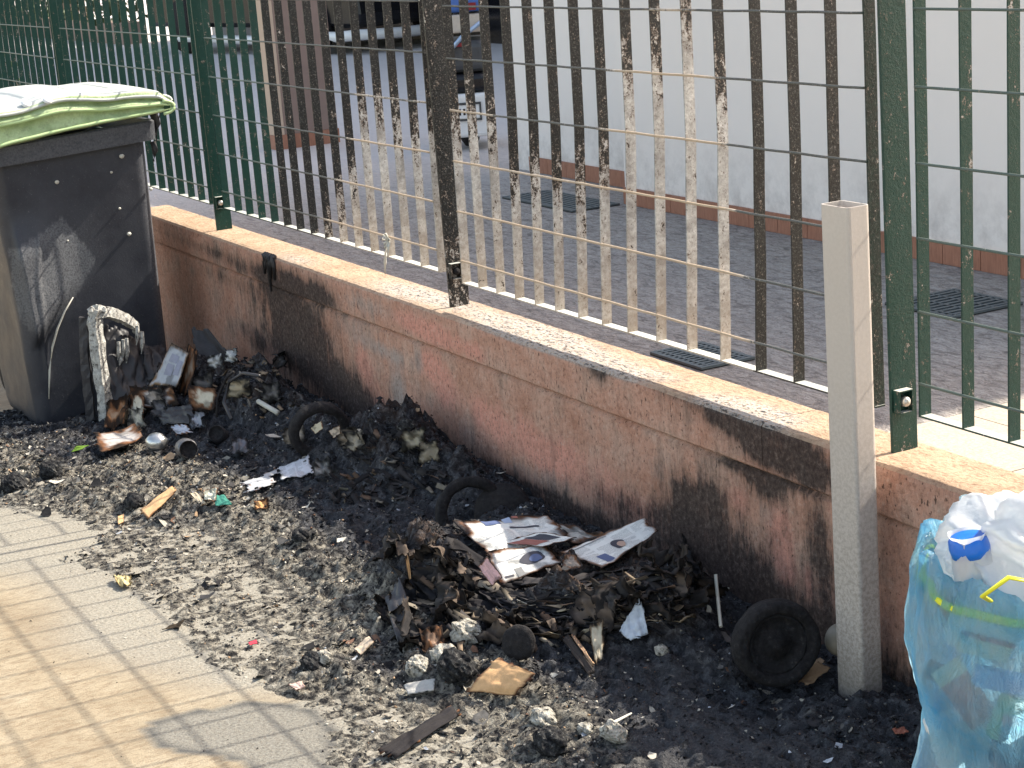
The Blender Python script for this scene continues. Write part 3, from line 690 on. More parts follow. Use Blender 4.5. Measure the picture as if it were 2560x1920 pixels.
g = RS.uniform(.5, 1.4, N); cc = np.repeat(np.stack([.035*g, .06*g, .022*g], -1), 4, 0)
hd = mesh_obj('foliage', V.reshape(-1, 3), np.arange(N*4).reshape(N, 4), M_LEAF, None, col=cc)
hdt = thing('hedge', 'dark green hedge growing in the planter at the far end of the yard', 'hedge', (0, 0, 0)); hd.parent = hdt
b = MB()
for i in range(60): x = -39.5+i*.36; b.tube([(x, float(pa[1])+.15, FZ+.25), (x+random.uniform(-.1, .1), float(pa[1])+.15, FZ+1.6)], .02, 5)
b.build('stem', M_BROWN, hdt)
# shrub touching the far left of the fence
shp = aty(6, 160, .25); N = 420; th = RS.uniform(0, 6.28, N); rr = RS.uniform(0, 1, N)**.5
c0 = np.stack([shp[0]-.12+.10*rr*np.cos(th), .22+.18*rr*np.sin(th)*1., shp[2]+RS.uniform(-.5, .1, N)], -1); s = RS.uniform(.015, .03, N)[:, None]
aa = RS.normal(0, 1, (N, 3)); aa /= np.linalg.norm(aa, axis=1)[:, None]; bb = RS.normal(0, 1, (N, 3)); bb /= np.linalg.norm(bb, axis=1)[:, None]
V = np.stack([c0-aa*s, c0-bb*s*.5, c0+aa*s, c0+bb*s*.5], 1); g = RS.uniform(.6, 1.8, N); cc = np.repeat(np.stack([.07*g, .10*g, .02*g], -1), 4, 0)
sb = thing('shrub', 'small leafy shrub at the far end of the fence above the bin lid', 'shrub', (shp[0]-.12, .22, FZ))
o = mesh_obj('foliage', V.reshape(-1, 3)-np.array([shp[0]-.12, .22, FZ]), np.arange(N*4).reshape(N, 4), M_LEAF, sb, col=cc)
b = MB().tube([(0, 0, 0), (.02, 0, .3), (0, .03, shp[2]-FZ-.2)], [.015, .012, .006], 6); b.build('stem', M_BROWN, sb)

# black car beyond the pillar
cp = atz(900/2.765+0, 0, FZ) if False else atz(500/DD+1000/2.765/DD, 375/2.765/DD, FZ)
ct = thing('parked_car', 'black parked car with a pale sill, half hidden behind the brown pillar', 'car', (float(cp[0])+.35, float(cp[1]), FZ), (0, 0, math.radians(14)))
prof = [(-3.9, .30), (-3.95, .75), (-3.2, .92), (-2.5, 1.38), (-1.1, 1.42), (-.55, 1.0), (-.02, .85), (.04, .40), (0, .26)]
V = [(x, y, z) for y in (0, 1.65) for x, z in prof]; n = len(prof)
Fc = [tuple(range(n)), tuple(range(2*n-1, n-1, -1))]+[(i, (i+1) % n, n+(i+1) % n, n+i)[::-1] for i in range(n)]
mesh_obj('body', V, Fc, M_BLACK, ct).modifiers.new('b', 'BEVEL').width = .05
b = MB(); b.tube([(-3.2, -.02, .17), (-1.4, -.03, .15), (-.9, -.03, .20)], [.05, .055, .03], 8, flat=.9); b.tube([(-.62, -.03, .22), (-.3, -.03, .18), (.02, -.02, .20), (.08, .5, .18), (.08, 1.6, .18)], [.02, .055, .055, .055, .05], 8); b.build('pale_sill', M_CARW, ct, smooth=True)
for x in (-3.1, -.75):
    for y in (.02, 1.63):
        b = MB().lathe([(.0, -.08), (.2, -.08), (.29, -.07), (.31, 0), (.29, .07), (.0, .08)], 28, 'z'); wv = b.build('wheel', M_RUB, ct, smooth=True); wv.rotation_euler = (math.pi/2, 0, 0); wv.location = (x, y+.0, .31)

# scooter at the end of the white wall
sp_ = atz(1175/DD, 378/DD, FZ)
sc = thing('motor_scooter', 'white tailed scooter with a number plate, showing past the end of the white wall', 'scooter', (float(sp_[0]), float(sp_[1]), FZ), (0, 0, math.atan2(-D_[1], -D_[0])-.03))
b = MB().lathe([(.06, -.045), (.14, -.05), (.17, -.03), (.18, 0), (.17, .03), (.14, .05), (.06, .045)], 26); wv = b.build('tyre', M_RUB, sc, smooth=True); wv.rotation_euler = (math.pi/2, 0, 0); wv.location = (-.2, 0, .18)
b = MB(); b.box(-.5, .0, -.13, .13, .075, .315); o = b.build('rear_mudguard', M_CARW, sc, bevel=.02, seg=3)
b = MB(); b.box(.001, .006, -.075, .07, .18, .255); np_ = b.build('number_plate', M_CARW, sc, bevel=.004)
b = MB(); 
for (y0, y1, z0, z1) in ((-.085, .08, .256, .268), (-.085, -.077, .17, .256), (.072, .08, .17, .256), (-.085, .08, .168, .178)): b.box(.001, .01, y0, y1, z0, z1)
b.build('plate_holder', M_GLASSY, sc)
b = MB()
for i, y in enumerate((-.045, -.02, .012, .036)): b.box(.0062, .0075, y, y+.012, .20, .235)
b.build('plate_characters', M_BLACK, np_)
b = MB(); b.box(-.55, -.01, -.12, .12, .32, .42); b.build('seat', M_BLACK, sc, bevel=.03, seg=3)
b = MB(); b.box(-.5, -.04, -.13, .13, .425, .60); b.build('leg_shield', M_GLASSY, sc, bevel=.04, seg=3)
b = MB(); b.tube([(-.02, -.12, .50), (-.02, .0, .62), (-.02, .12, .70)], .013, 6); b.build('grab_rail', M_CHROME, sc, smooth=True)
b = MB(); b.box(-.45, -.06, -.05, .12, .64, .74); b.build('parcel', flatm('parcel_beige', (.50, .44, .38)), sc, bevel=.01)
b = MB(); b.box(-.04, -.02, -.06, .0, .57, .59); b.build('tail_light', M_RED, sc)
b = MB(); b.box(-.45, -.06, -.14, .14, .75, .90); b.build('top_box', M_BLUE, sc, bevel=.03, seg=3)
b = MB(); b.box(-.055, -.045, .0, .09, .76, .80); b.build('reflector', M_RED, sc)

# drain grates
def grate(name, label, x0, x1, y0, y1, along, n, holes=False):
    t = thing(name, label, 'drain grate', (x0, y0, FZ)); w_, d_ = x1-x0, y1-y0
    b = MB().box(0, w_, 0, d_, .001, .003); b.build('drain_well', M_WELLSHADE, t)  # flat dark plate stands in for the shade down the drain
    b = MB(); 
    for q in ((0, w_, 0, .014), (0, w_, d_-.014, d_), (0, .014, .0145, d_-.0145), (w_-.014, w_, .0145, d_-.0145)): b.box(*q, .0035, .010)
    b.build('frame', M_GRATE, t)
    me = None
    for i in range(n):
        f = (i+.5)/n
        if along == 'x': bb = (.0145, w_-.0145, .0145+(d_-.029)*(i+.2)/n, .0145+(d_-.029)*(i+.75)/n)
        else: bb = (.0145+(w_-.029)*(i+.25)/n, .0145+(w_-.029)*(i+.75)/n, .0145, d_-.0145)
        MB().box(*bb, .0035, .0095).build('slat', M_GRATE, t)
    if holes:
        for i in range(4):
            y = .03+(d_-.06)*i/3; MB().box(.0145, w_-.0145, y-.004, y+.004, .0097, .0102).build('cross_bar', M_GRATE, t)
grate('drain_grate', 'long slotted drain grate at the foot of the white wall', -2.36, -1.73, 1.42, 1.66, 'x', 8)
q = atz(2060, 655, FZ); grate('drain_grate', 'square drain grate behind the green panel near the sunlit tiles', float(q[0])-.13, float(q[0])+.17, float(q[1])-.16, float(q[1])+.12, 'y', 9, True)
q = atz(1495, 779, FZ); grate('drain_grate', 'dark drain grate just behind the bottom rail of the burnt panel', float(q[0])-.14, float(q[0])+.12, float(q[1])-.05, float(q[1])+.13, 'y', 10, True)
# ------------------------------------------------------------------ square steel post standing before the wall
pt = thing('steel_post', 'upright cream-grey hollow steel post, open at the top, standing in the ash before the wall', 'post', (2.136, -.1725, 0))
def rrect(hx, hy, r, n=5):
    L = []
    for cx, cy, a0 in ((hx-r, hy-r, 0), (-hx+r, hy-r, 90), (-hx+r, -hy+r, 180), (hx-r, -hy+r, 270)):
        for i in range(n):
            a_ = math.radians(a0+90*i/(n-1)); L.append((cx+r*math.cos(a_), cy+r*math.sin(a_)))
    return L
o_ = rrect(.0435, .0285, .009); i_ = rrect(.0400, .0250, .006); n = len(o_); V = []; Fc = []
zs = [-.03, .25, .55, .85, 1.062]
for z in zs: V += [(x-.010*(z/1.06-.5)*1.0, y, z) for x, y in o_]
for z in (1.062, .75): V += [(x-.010*(z/1.06-.5), y, z) for x, y in i_]
for i in range(len(zs)-1):
    for k in range(n): Fc.append((i*n+k, i*n+(k+1) % n, (i+1)*n+(k+1) % n, (i+1)*n+k))
a_ = (len(zs)-1)*n; b_ = len(zs)*n
for k in range(n): k2 = (k+1) % n; Fc.append((a_+k, a_+k2, b_+k2, b_+k)); Fc.append((b_+k, b_+k2, b_+n+k2, b_+n+k))
Fc.append(tuple(b_+n+k for k in range(n)))
mesh_obj('tube', V, Fc, M_POST, pt)

# ------------------------------------------------------------------ wheelie bin
XB = -1.41
bn = thing('wheelie_bin', 'dark grey wheelie bin with warped front and sagging pale green lid beside the fence', 'bin', (XB, -.75, 0))
BO = np.array([XB, -.75, 0])
def section(z):
    t = z/.985
    x1 = -1.415+.012*t; x0 = -1.93-.16*t; y0 = -1.0-.055*t; y1 = -.497+.004*t; r = .045
    return x0, x1, y0, y1, r
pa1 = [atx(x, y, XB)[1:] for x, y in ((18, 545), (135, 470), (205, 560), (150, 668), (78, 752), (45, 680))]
def dent(y, z):
    """outward swelling of the warped front panel"""
    d = .006*(fbm(y*5+3, z*4, 3, 41)-.5)
    # flap: swells towards its torn left edge
    ly = np.interp(z, [pa1[4][1], pa1[5][1], pa1[0][1], pa1[0][1]+.12], [pa1[4][0], pa1[5][0], pa1[0][0], pa1[0][0]-.03])
    top = sstep(pa1[0][1]+.10, pa1[0][1]-.06, z+(y-ly)*-.45); bot = sstep(pa1[4][1]-.02, pa1[4][1]+.06, z-(y-ly)*.75)
    s_ = np.clip(1-(y-ly)/.24, 0, 1); inside = (y > ly)
    d = d + inside*.060*s_**1.2*top*bot
    gap = np.exp(-((y-ly+.006)/.007)**2)*sstep(pa1[4][1]-.01, pa1[4][1]+.02, z)*sstep(pa1[0][1]+.06, pa1[0][1]-.02, z)
    d = d-.045*gap
    # crease running down
    cz = atx(107, 830, XB)[1]
    d = d + .006*np.exp(-((y-(cz+.10*np.clip(z-.55, 0, .4)*2))/.010)**2)*sstep(.75, .6, z)*sstep(.12, .22, z)
    return d
nz_ = 70; V = []; ny = 90
ring = None
for i in range(nz_):
    z = .0+.985*i/(nz_-1); x0, x1, y0, y1, r = section(z)
    pts = []
    cr_ = min(r, r*max(.35, min(1, z/.05)))
    ins = .02*(1-min(1, z/.03))
    for q in np.linspace(0, 1, ny): pts.append((x1, y0+r+(y1-y0-2*r)*q))
    for q in np.linspace(0, 90, 9)[1:-1]: pts.append((x1-r+r*math.cos(math.radians(q)), y1-r+r*math.sin(math.radians(q))))
    for q in np.linspace(0, 1, 14): pts.append((x1-r-(x1-x0-2*r)*q, y1))
    for q in np.linspace(90, 180, 7)[1:-1]: pts.append((x0+r+r*math.cos(math.radians(q)), y1-r+r*math.sin(math.radians(q))))
    for q in np.linspace(0, 1, 14): pts.append((x0, y1-r-(y1-y0-2*r)*q))
    for q in np.linspace(180, 270, 7)[1:-1]: pts.append((x0+r+r*math.cos(math.radians(q)), y0+r+r*math.sin(math.radians(q))))
    for q in np.linspace(0, 1, 20): pts.append((x0+r+(x1-x0-2*r)*q, y0))
    for q in np.linspace(270, 360, 9)[1:-1]: pts.append((x1-r+r*math.cos(math.radians(q)), y0+r+r*math.sin(math.radians(q))))
    P_ = np.array(pts); dd = np.zeros(len(P_)); msk = P_[:, 0] > x1-.001
    dd[msk] = dent(P_[msk, 1], np.full(msk.sum(), z))
    P_[:, 0] += dd
    msk2 = P_[:, 1] < y0+.001
    P_[msk2, 1] += .012*(fbm(P_[msk2, 0]*6, np.full(msk2.sum(), z*5), 3, 55)-.5)
    cx = (x0+x1)/2; cy = (y0+y1)/2; k_ = 1-ins
    V += [(cx+(a-cx)*k_, cy+(b-cy)*k_, z) for a, b in P_]; n = len(P_)
Fc = [(i*n+k, i*n+(k+1) % n, (i+1)*n+(k+1) % n, (i+1)*n+k) for i in range(nz_-1) for k in range(n)]
Fc.append(tuple(range(n-1, -1, -1)))
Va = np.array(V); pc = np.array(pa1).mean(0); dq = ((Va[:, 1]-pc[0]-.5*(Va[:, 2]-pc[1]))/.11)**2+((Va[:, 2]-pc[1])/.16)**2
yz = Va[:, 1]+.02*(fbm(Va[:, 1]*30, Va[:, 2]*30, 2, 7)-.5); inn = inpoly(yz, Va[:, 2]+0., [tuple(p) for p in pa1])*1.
sun_tone = (np.exp(-dq)*.35+.42*inn*(.5+fbm(Va[:, 1]*9, Va[:, 2]*7, 3, 19))*sstep(pa1[4][1], pa1[4][1]+.16, Va[:, 2]))*(Va[:, 0] > -1.5) + .5*sstep(-.55, -.49, Va[:, 1])*(Va[:, 0] > -1.5)  # sun patch on the front painted as paler plastic; right edge paler too
bd = mesh_obj('body', Va-BO, Fc, M_BIN, bn, smooth=True, col=np.stack([sun_tone*0, np.clip(sun_tone, 0, 1), sun_tone*0], -1))
# rim collar
def collar(za, zb, grow, name, mat, th=.0):
    V = []; Fc = []
    for z in (za, zb, zb, za):
        pass
    out = []
    for gi, z0 in ((grow, 0), (grow+.002, 1), (grow-.004, 2), (grow-.03, 3), (grow-.034, 4)):
        x0, x1, y0, y1, r = -2.085, XB+.01, -1.045, -.478, .04
        pts = []
        for cx, cy, a0 in ((x1, y1, 0), (x0, y1, 90), (x0, y0, 180), (x1, y0, 270)):
            sx_ = 1 if cx == x1 else -1; sy_ = 1 if cy == y1 else -1
            for q in range(6):
                a_ = math.radians(a0+18*q); pts.append((cx+sx_*(gi-r)+r*math.cos(a_), cy+sy_*(gi-r)+r*math.sin(a_)))
        out.append(pts)
    n = len(out[0]); zsb = [za, zb-.006, zb, zb, za+.01]
    for li, pts in enumerate(out):
        for (x, y) in pts:
            tilt = .030*((y+.75)/.28)*.5
            V.append((x, y, zsb[li]+tilt))
    for i in range(4):
        for k in range(n): Fc.append((i*n+k, i*n+(k+1) % n, (i+1)*n+(k+1) % n, (i+1)*n+k))
    return mesh_obj(name, np.array(V)-BO, Fc, mat, bn, smooth=False, col=np.tile((0, .3, 0), (len(V), 1)))
collar(.966, 1.036, .022, 'rim', M_BIN)
# lid
yA, yB = -1.16, -.405; nyl = 90
ys = np.linspace(yA, yB, nyl)
# profile down the lid's front: (x offset, height fraction)
prof = [(.052, .0), (.060, .03), (.050, .10), (.040, .30), (.046, .46), (.058, .50), (.060, .55), (.046, .60), (.032, .70), (.040, .80), (.052, .84), (.050, .92), (.028, .98), (0, 1.), (-.15, 1.02), (-.35, 1.03), (-.55, 1.0), (-.70, .9), (-.72, .4)]
zb_ = np.interp(ys, [-1.16, -.98, -.8, -.6, -.44, -.405], [.995, 1.030, 1.052, 1.070, 1.082, 1.086])
zt_ = np.interp(ys, [-1.16, -.98, -.85, -.70, -.55, -.44, -.405], [1.125, 1.142, 1.160, 1.168, 1.156, 1.142, 1.118])
zt_ = zt_+.006*np.sin(ys*22)
V = np.zeros((nyl, len(prof), 3))
for j, (ox, h) in enumerate(prof):
    hh = h
    V[:, j, 0] = XB+ox+.012*(fbm(ys*9, ys*0+j*.4, 3, 60)-.5); V[:, j, 1] = ys
    # middle ridge sags in the middle of the lid
    warp = 0 if h in (0., 1.) or h > .9 else .12*np.sin((ys-yA)/(yB-yA)*math.pi*1.6)*math.sin(math.pi*h)
    V[:, j, 2] = zb_+(zt_-zb_)*np.clip(hh+warp, 0, 1.05)+.004*(fbm(ys*14, ys*0+j, 3, 61)-.5)
ld = mesh_obj('lid', V.reshape(-1, 3)-BO, grid_faces(nyl, len(prof))[:, ::-1], M_LID, bn, smooth=True); solidify(ld, .007, -1)
ld['label'] = 'pale green lid sagging over the front'
def ridge(j, mat, r, name='ridge'):
    pts = [V[i, j]+np.array([.004, 0, 0]) for i in range(0, nyl, 3)]; pts[-1] = V[nyl-1, j]+np.array([.002, 0, 0])
    MB().tube([p-BO for p in pts], r, 8).build(name, mat, ld, smooth=True)
M_LIDB = plain('light_green_edge', (.46, .60, .30), .4, var=.12, sc=14)
ridge(1, M_LIDB, .006, 'lower_edge'); ridge(5, M_LIDB, .0065, 'middle_ridge'); ridge(10, M_LIDW, .006, 'upper_ridge'); ridge(13, M_LIDW, .007, 'top_edge')
for (ja, jb) in ((2, 5), (9, 12)):     # rolled hollow ends
    a0 = V[-1, ja]; b0 = V[-1, jb]; c0 = (a0+b0)/2
    pts = [c0+np.array([.01, -.03, 0])+np.array([0, .040*math.cos(q), .022*math.sin(q)]) for q in np.linspace(-1.6, 1.6, 12)]
    MB().tube([p-BO for p in pts], .006, 8).build('rolled_end', M_LIDW if ja == 9 else M_LIDB, ld, smooth=True)
    hl = MB().lathe([(0, .001), (.012, .001)], 14, 'x').build('hollow', M_DARKG, ld); hl.location = c0+np.array([.012, -.018, 0])-BO  # flat dark disc painted as the shade inside the rolled end
V2 = V[:, 9:, :].copy(); V2[:, :, 2] += .004
tp = mesh_obj('faded_top', V2.reshape(-1, 3)-BO, grid_faces(nyl, V2.shape[1])[:, ::-1], M_LIDW, bn, smooth=True); solidify(tp, .004, -1)  # upper part of the lid in pale grey
for (yy, rr) in ((-.90, .018), (-.835, .016)):
    i = int((yy-yA)/(yB-yA)*nyl); p = V[i, 12 if rr > .017 else 10]
    b = MB().lathe([(0, .006), (rr*.7, .005), (rr, 0), (rr, -.004)], 16); o = b.build('round_badge', M_CARW, bn, smooth=True); o.location = p+np.array([.008, 0, .012])-BO; o.rotation_euler = (0, .6, .2)
# hinge remains at the right, drips
b = MB(); b.tube([(XB-.02, -.448, 1.075), (XB-.02, -.438, 1.03), (XB-.015, -.452, .99)], [.016, .014, .006], 7); b.tube([(XB-.01, -.420, 1.08), (XB-.01, -.440, 1.03), (XB, -.455, .97)], .002, 5)
b.tube([(XB-.02, -.462, .97), (XB-.015, -.458, .94), (XB-.01, -.470, .90)], [.012, .012, .004], 7)
mesh_obj('melted_hinge', np.array(b.v)-BO, b.f, M_DKPL, bn, smooth=True)
for k, (x, y, r) in enumerate(((262, 337, .009), (122, 393, .008), (240, 372, .005), (278, 505, .008), (146, 520, .004), (258, 450, .005), (84, 556, .006), (325, 408, .007))):
    p = atx(x, y, XB+.008+(.015 if y < 360 else 0)); b = MB().lathe([(0, r*.6), (r*.7, r*.4), (r, 0), (r*.8, -r)], 8, wob=.6).build('plastic_blob', M_PALE, bn, smooth=True); b.location = p-BO; b.rotation_euler = (0, 1.4, 0)
cz = [atx(x, y, XB+.006) for x, y in ((158, 642), (140, 672), (124, 710), (113, 750), (107, 800), (106, 862))]
MB().tube([p-BO for p in cz], [.002, .0035, .004, .004, .004, .002], 7).build('pale_crease', M_PALE, bn, smooth=True)  # pale tube stands in for the specular line along the crease
for yy in (-.95, -.55):
    b = MB().lathe([(.02, -.02), (.08, -.02), (.1, 0), (.08, .02), (.02, .02)], 24, 'z'); o = b.build('wheel', M_RUB, bn, smooth=True); o.rotation_euler = (math.pi/2, 0, 0); o.location = (-2.05-XB, yy+.75, .1)

KB = 1.11; bn.scale = (KB,)*3; bn.location = Vector(CAM*(1-KB)+BO*KB)   # a 240 litre bin, .55 m wide, standing lower down the slope
# ------------------------------------------------------------------ sheets of paper, card, plastic
def lerp3(a, b, t): return a[None]*(1-t[:, None])+b[None]*t[:, None]
def sheet(name, quad, nu, nv, mat, parent=None, amp=.006, fq=4., jag=.05, burn=.12, base=(.6, .58, .52), edgec=(.16, .07, .03), curl=0., seed=0, thick=.0012, uv=True, off=0, sub=None, nfq=7., blk=.45):
    q = [np.array(p, float) for p in quad]
    c = q[0]*0
    L = [p-q[0] for p in q]; nrm = np.cross(q[1]-q[0], q[3]-q[0]); nrm = nrm/np.linalg.norm(nrm)
    if nrm[2] < 0 and abs(nrm[2]) > .25: nrm = -nrm
    elif abs(nrm[2]) <= .25 and np.dot(nrm, CAM-q[0]) < 0: nrm = -nrm
    u0, u1, v0, v1 = sub if sub else (0, 1, 0, 1)
    U, Vv = np.meshgrid(np.linspace(u0, u1, nu), np.linspace(v0, v1, nv), indexing='ij'); u = U.ravel(); v = Vv.ravel()
    Pp = (q[0][None]*((1-u)*(1-v))[:, None]+q[1][None]*(u*(1-v))[:, None]+q[2][None]*(u*v)[:, None]+q[3][None]*((1-u)*v)[:, None])
    h = amp*2*(fbm(u*fq+seed, v*fq+seed*2, 3, seed)-.5)+amp*.8*np.abs(fbm(u*fq*1.7+5, v*fq*.6+seed, 2, seed+3)-.5)+curl*((u-.5)**2*4*(.6+.4*vn(v*2, v*0, seed)))
    Pp = Pp+nrm[None]*(h+off)[:, None]
    e = np.minimum(np.minimum(u, 1-u), np.minimum(v, 1-v)) + jag*(fbm(u*nfq+seed, v*nfq, 3, seed+8)-.62)*1.6
    if sub: e = e*0+1
    e2 = e+burn*1.7*(fbm(u*5+seed*3, v*5, 3, seed+21)-.58); col = lerp3(np.array(edgec), np.array(base), sstep(burn*blk, burn, e2)); col = col*(1-.93*sstep(burn*blk, burn*.05, e2))[:, None]; col = col*(1-.5*sstep(.55, .68, fbm(u*3+7, v*3+seed, 3, seed+5))*(burn > .07))[:, None]
    E_ = e.reshape(nu, nv); kp = (np.minimum.reduce([E_[:-1, :-1], E_[1:, :-1], E_[:-1, 1:], E_[1:, 1:]]) > 0)
    org = q[0]
    o = mesh_obj(name, Pp-(org if parent is None else (np.array(parent.location))), grid_faces(nu, nv, kp), mat, parent, smooth=True, col=col, uv=np.stack([u, v], -1) if uv else None)
    if parent is None: o.location = org
    if thick: solidify(o, thick, 0)
    return o
def news(quad, label, seed, prints=(), **k):
    t = thing('newspaper', label, 'newspaper', tuple(quad[0]), group='newspaper pages on the burnt pile')
    kw = dict(amp=.012, fq=3., jag=.05, burn=.08, base=(.66, .655, .63), seed=seed); kw.update(k)
    kk = {a: b for a, b in kw.items() if a in ('amp', 'fq', 'seed', 'curl')}
    sheet('page', quad, 46, 40, M_NEWS, t, **kw)
    for (nm, mt, sb) in prints:
        pr_ = sheet(nm, quad, 12, 12, mt, t, base=(1, 1, 1), jag=0, burn=.0001, thick=0, off=.0016, sub=sb, **kk)
    return t
Q = lambda *a: [aty(x, y, Y) for x, y, Y in a]
blue = flatm('printed_blue', (.08, .11, .22)); dkb = flatm('printed_dark', (.045, .045, .06)); redp = flatm('printed_red', (.27, .10, .08)); skin = flatm('printed_skin', (.42, .28, .22)); lb = flatm('printed_light_blue', (.30, .36, .50)); pkp = flatm('printed_pink', (.48, .28, .28)); gp = flatm('printed_grey', (.20, .20, .20))
n1_ = news(Q((968, 1128, -.56), (1192, 1119, -.33), (1240, 1170, -.35), (1052, 1200, -.55)), 'sunlit newspaper page with a blue headline block, on top of the burnt pile', 3,
     [('printed_block', blue, (.30, .46, .03, .20)), ('printed_block', lb, (.50, .58, .03, .16)), ('printed_block', redp, (.60, .66, .02, .07)), ('headline', dkb, (.50, .80, .30, .35)), ('headline', dkb, (.56, .74, .62, .66))], curl=.0)
n2_ = news(Q((1046, 1192, -.57), (1178, 1172, -.42), (1212, 1215, -.44), (1085, 1268, -.60)), 'newspaper page with a dark blue portrait, hanging down the front of the burnt pile', 5,
     [('headline', dkb, (.1, .25, .8, .86)), ('printed_frame', gp, (.30, .42, .66, .95))], amp=.005)
def oval(name, quad, cu, cv, ru, rv, mat, par, seed, amp, off=.0018, rot=0, fq=3., curl=0):
    q = [np.array(p, float) for p in quad]; nrm = np.cross(q[1]-q[0], q[3]-q[0]); nrm /= np.linalg.norm(nrm)
    if nrm[2] < 0 and abs(nrm[2]) > .25: nrm = -nrm
    elif abs(nrm[2]) <= .25 and np.dot(nrm, CAM-q[0]) < 0: nrm = -nrm
    us, vs = [cu], [cv]; n = 20
    for rr in (.5, 1.):
        for k in range(n): a_ = k*2*math.pi/n; us.append(cu+ru*rr*math.cos(a_)*(1+.12*math.sin(3*a_+seed))); vs.append(cv+rv*rr*math.sin(a_))
    u = np.array(us); v = np.array(vs)
    Pp = (q[0][None]*((1-u)*(1-v))[:, None]+q[1][None]*(u*(1-v))[:, None]+q[2][None]*(u*v)[:, None]+q[3][None]*((1-u)*v)[:, None])
    h = amp*2*(fbm(u*fq+seed, v*fq+seed*2, 3, seed)-.5)+amp*.8*np.abs(fbm(u*fq*1.7+5, v*fq*.6+seed, 2, seed+3)-.5)
    Pp = Pp+nrm[None]*(h+off)[:, None]
    Fc = [(0, 1+k, 1+(k+1) % n) for k in range(n)]+[(1+k, 1+n+k, 1+n+(k+1) % n, 1+(k+1) % n) for k in range(n)]
    return mesh_obj(name, Pp-np.array(par.location), Fc, mat, par)
q2 = Q((1046, 1192, -.57), (1178, 1172, -.42), (1212, 1215, -.44), (1085, 1268, -.60))
oval('printed_portrait', q2, .66, .50, .20, .20, dkb, n2_, 5, .005); oval('printed_portrait', q2, .70, .54, .10, .13, blue, n2_, 5, .005, .0026)
q3 = Q((1207, 1195, -.43), (1398, 1116, -.21), (1424, 1150, -.22), (1300, 1232, -.44))
n3_ = news(q3, 'shaded newspaper page with small portrait and columns of type, right side of the burnt pile', 9, [('printed_block', blue, (.16, .28, .62, .92)), ('headline', gp, (.05, .5, .1, .13))], amp=.006, burn=.06)
oval('printed_portrait', q3, .50, .55, .075, .17, dkb, n3_, 9, .006); oval('printed_portrait', q3, .52, .62, .045, .12, skin, n3_, 9, .006, .0028)
news(Q((1180, 1128, -.30), (1250, 1140, -.27), (1330, 1165, -.27), (1235, 1172, -.34)), 'singed newspaper sheet wedged behind the sunlit page', 12, [], burn=.2, base=(.5, .47, .42))
news(Q((1070, 1176, -.50), (1165, 1150, -.42), (1250, 1160, -.38), (1175, 1182, -.45)), 'folded newspaper edge with a red band across the middle of the pile', 14, [('printed_block', redp, (.05, .45, .25, .8)), ('printed_block', dkb, (.46, .85, .2, .7))], burn=.06, amp=.004)
news(Q((1030, 1222, -.63), (1052, 1200, -.61), (1088, 1248, -.62), (1062, 1268, -.64)), 'torn pink newspaper corner at the lower left of the sunlit pages', 17, [], base=(.60, .36, .34), amp=.004)
news(Q((1208, 1200, -.46), (1238, 1185, -.43), (1262, 1225, -.46), (1218, 1238, -.48)), 'charred ruffled newspaper scrap between the two big pages', 19, [], base=(.34, .27, .22), burn=.3, amp=.006, fq=6)

# burnt leaves of paper, one by one, over the piles
TAN = [(.26, .19, .13), (.18, .14, .10), (.13, .085, .06), (.22, .19, .15)]; BLK = [(.018, .016, .017), (.03, .027, .026), (.05, .045, .045), (.012, .011, .013)]
NPG = [(940, 1105), (1190, 1100), (1260, 1120), (1410, 1095), (1440, 1150), (1320, 1245), (1240, 1262), (1140, 1290), (1050, 1272), (990, 1195)]
def leaves(parent, n, region, lx, ly, tanp, seed, dirn, steep=.5, name='burnt_page', lift=.006):
    rs = np.random.RandomState(seed); k = 0; tries = 0
    xs = [p[0] for p in region]; ys = [p[1] for p in region]
    while k < n and tries < n*40:
        tries += 1
        x = rs.uniform(min(xs), max(xs)); y = rs.uniform(min(ys), max(ys))
        if not inpoly(np.array([x]), np.array([y]), region)[0]: continue
        p = onto(x, y, lift)
        if p[1] > -.105 or inpoly(np.array([x]), np.array([y]), NPG)[0]: continue
        a_ = dirn(x, y)+rs.normal(0, .45); L = rs.uniform(*lx); W = rs.uniform(*ly)
        du = np.array([math.cos(a_), math.sin(a_)*.6, rs.normal(0, .25)+(-.35 if math.cos(a_) > 0 else .35)*steep]); du /= np.linalg.norm(du)
        up = np.array([rs.normal(0, .35)+.35*steep, rs.normal(0, .3)-.5*steep, 1.]); dv = np.cross(up, du); dv /= np.linalg.norm(dv)
        quad = [p-du*L/2-dv*W/2, p+du*L/2-dv*W/2*rs.uniform(.4, 1.1), p+du*L/2+dv*W/2*rs.uniform(.3, 1.1), p-du*L/2+dv*W/2]
        tan_ = rs.rand() < tanp
        base = random.choice(TAN) if tan_ else random.choice(BLK)
        sheet(name, quad, 7, 5, M_PAPER, parent, amp=.006+.006*rs.rand(), fq=2.5, jag=.10, burn=.22 if tan_ else .1, base=base, edgec=tuple(c*.6 for c in base), curl=rs.uniform(-.015, .02), seed=int(rs.randint(1, 400)), thick=.001, uv=False)
        k += 1
pile = thing('burnt_newspaper_pile', 'big heap of charred newspapers with fanned burnt leaves below the bright pages', 'burnt paper', tuple(onto(1180, 1300)))
R3 = [(835, 1330), (870, 1290), (950, 1180), (985, 1160), (1040, 1215), (1080, 1275), (1200, 1250), (1330, 1200), (1420, 1160), (1490, 1220), (1500, 1300), (1440, 1370), (1300, 1400), (1100, 1400), (950, 1420), (860, 1390)]
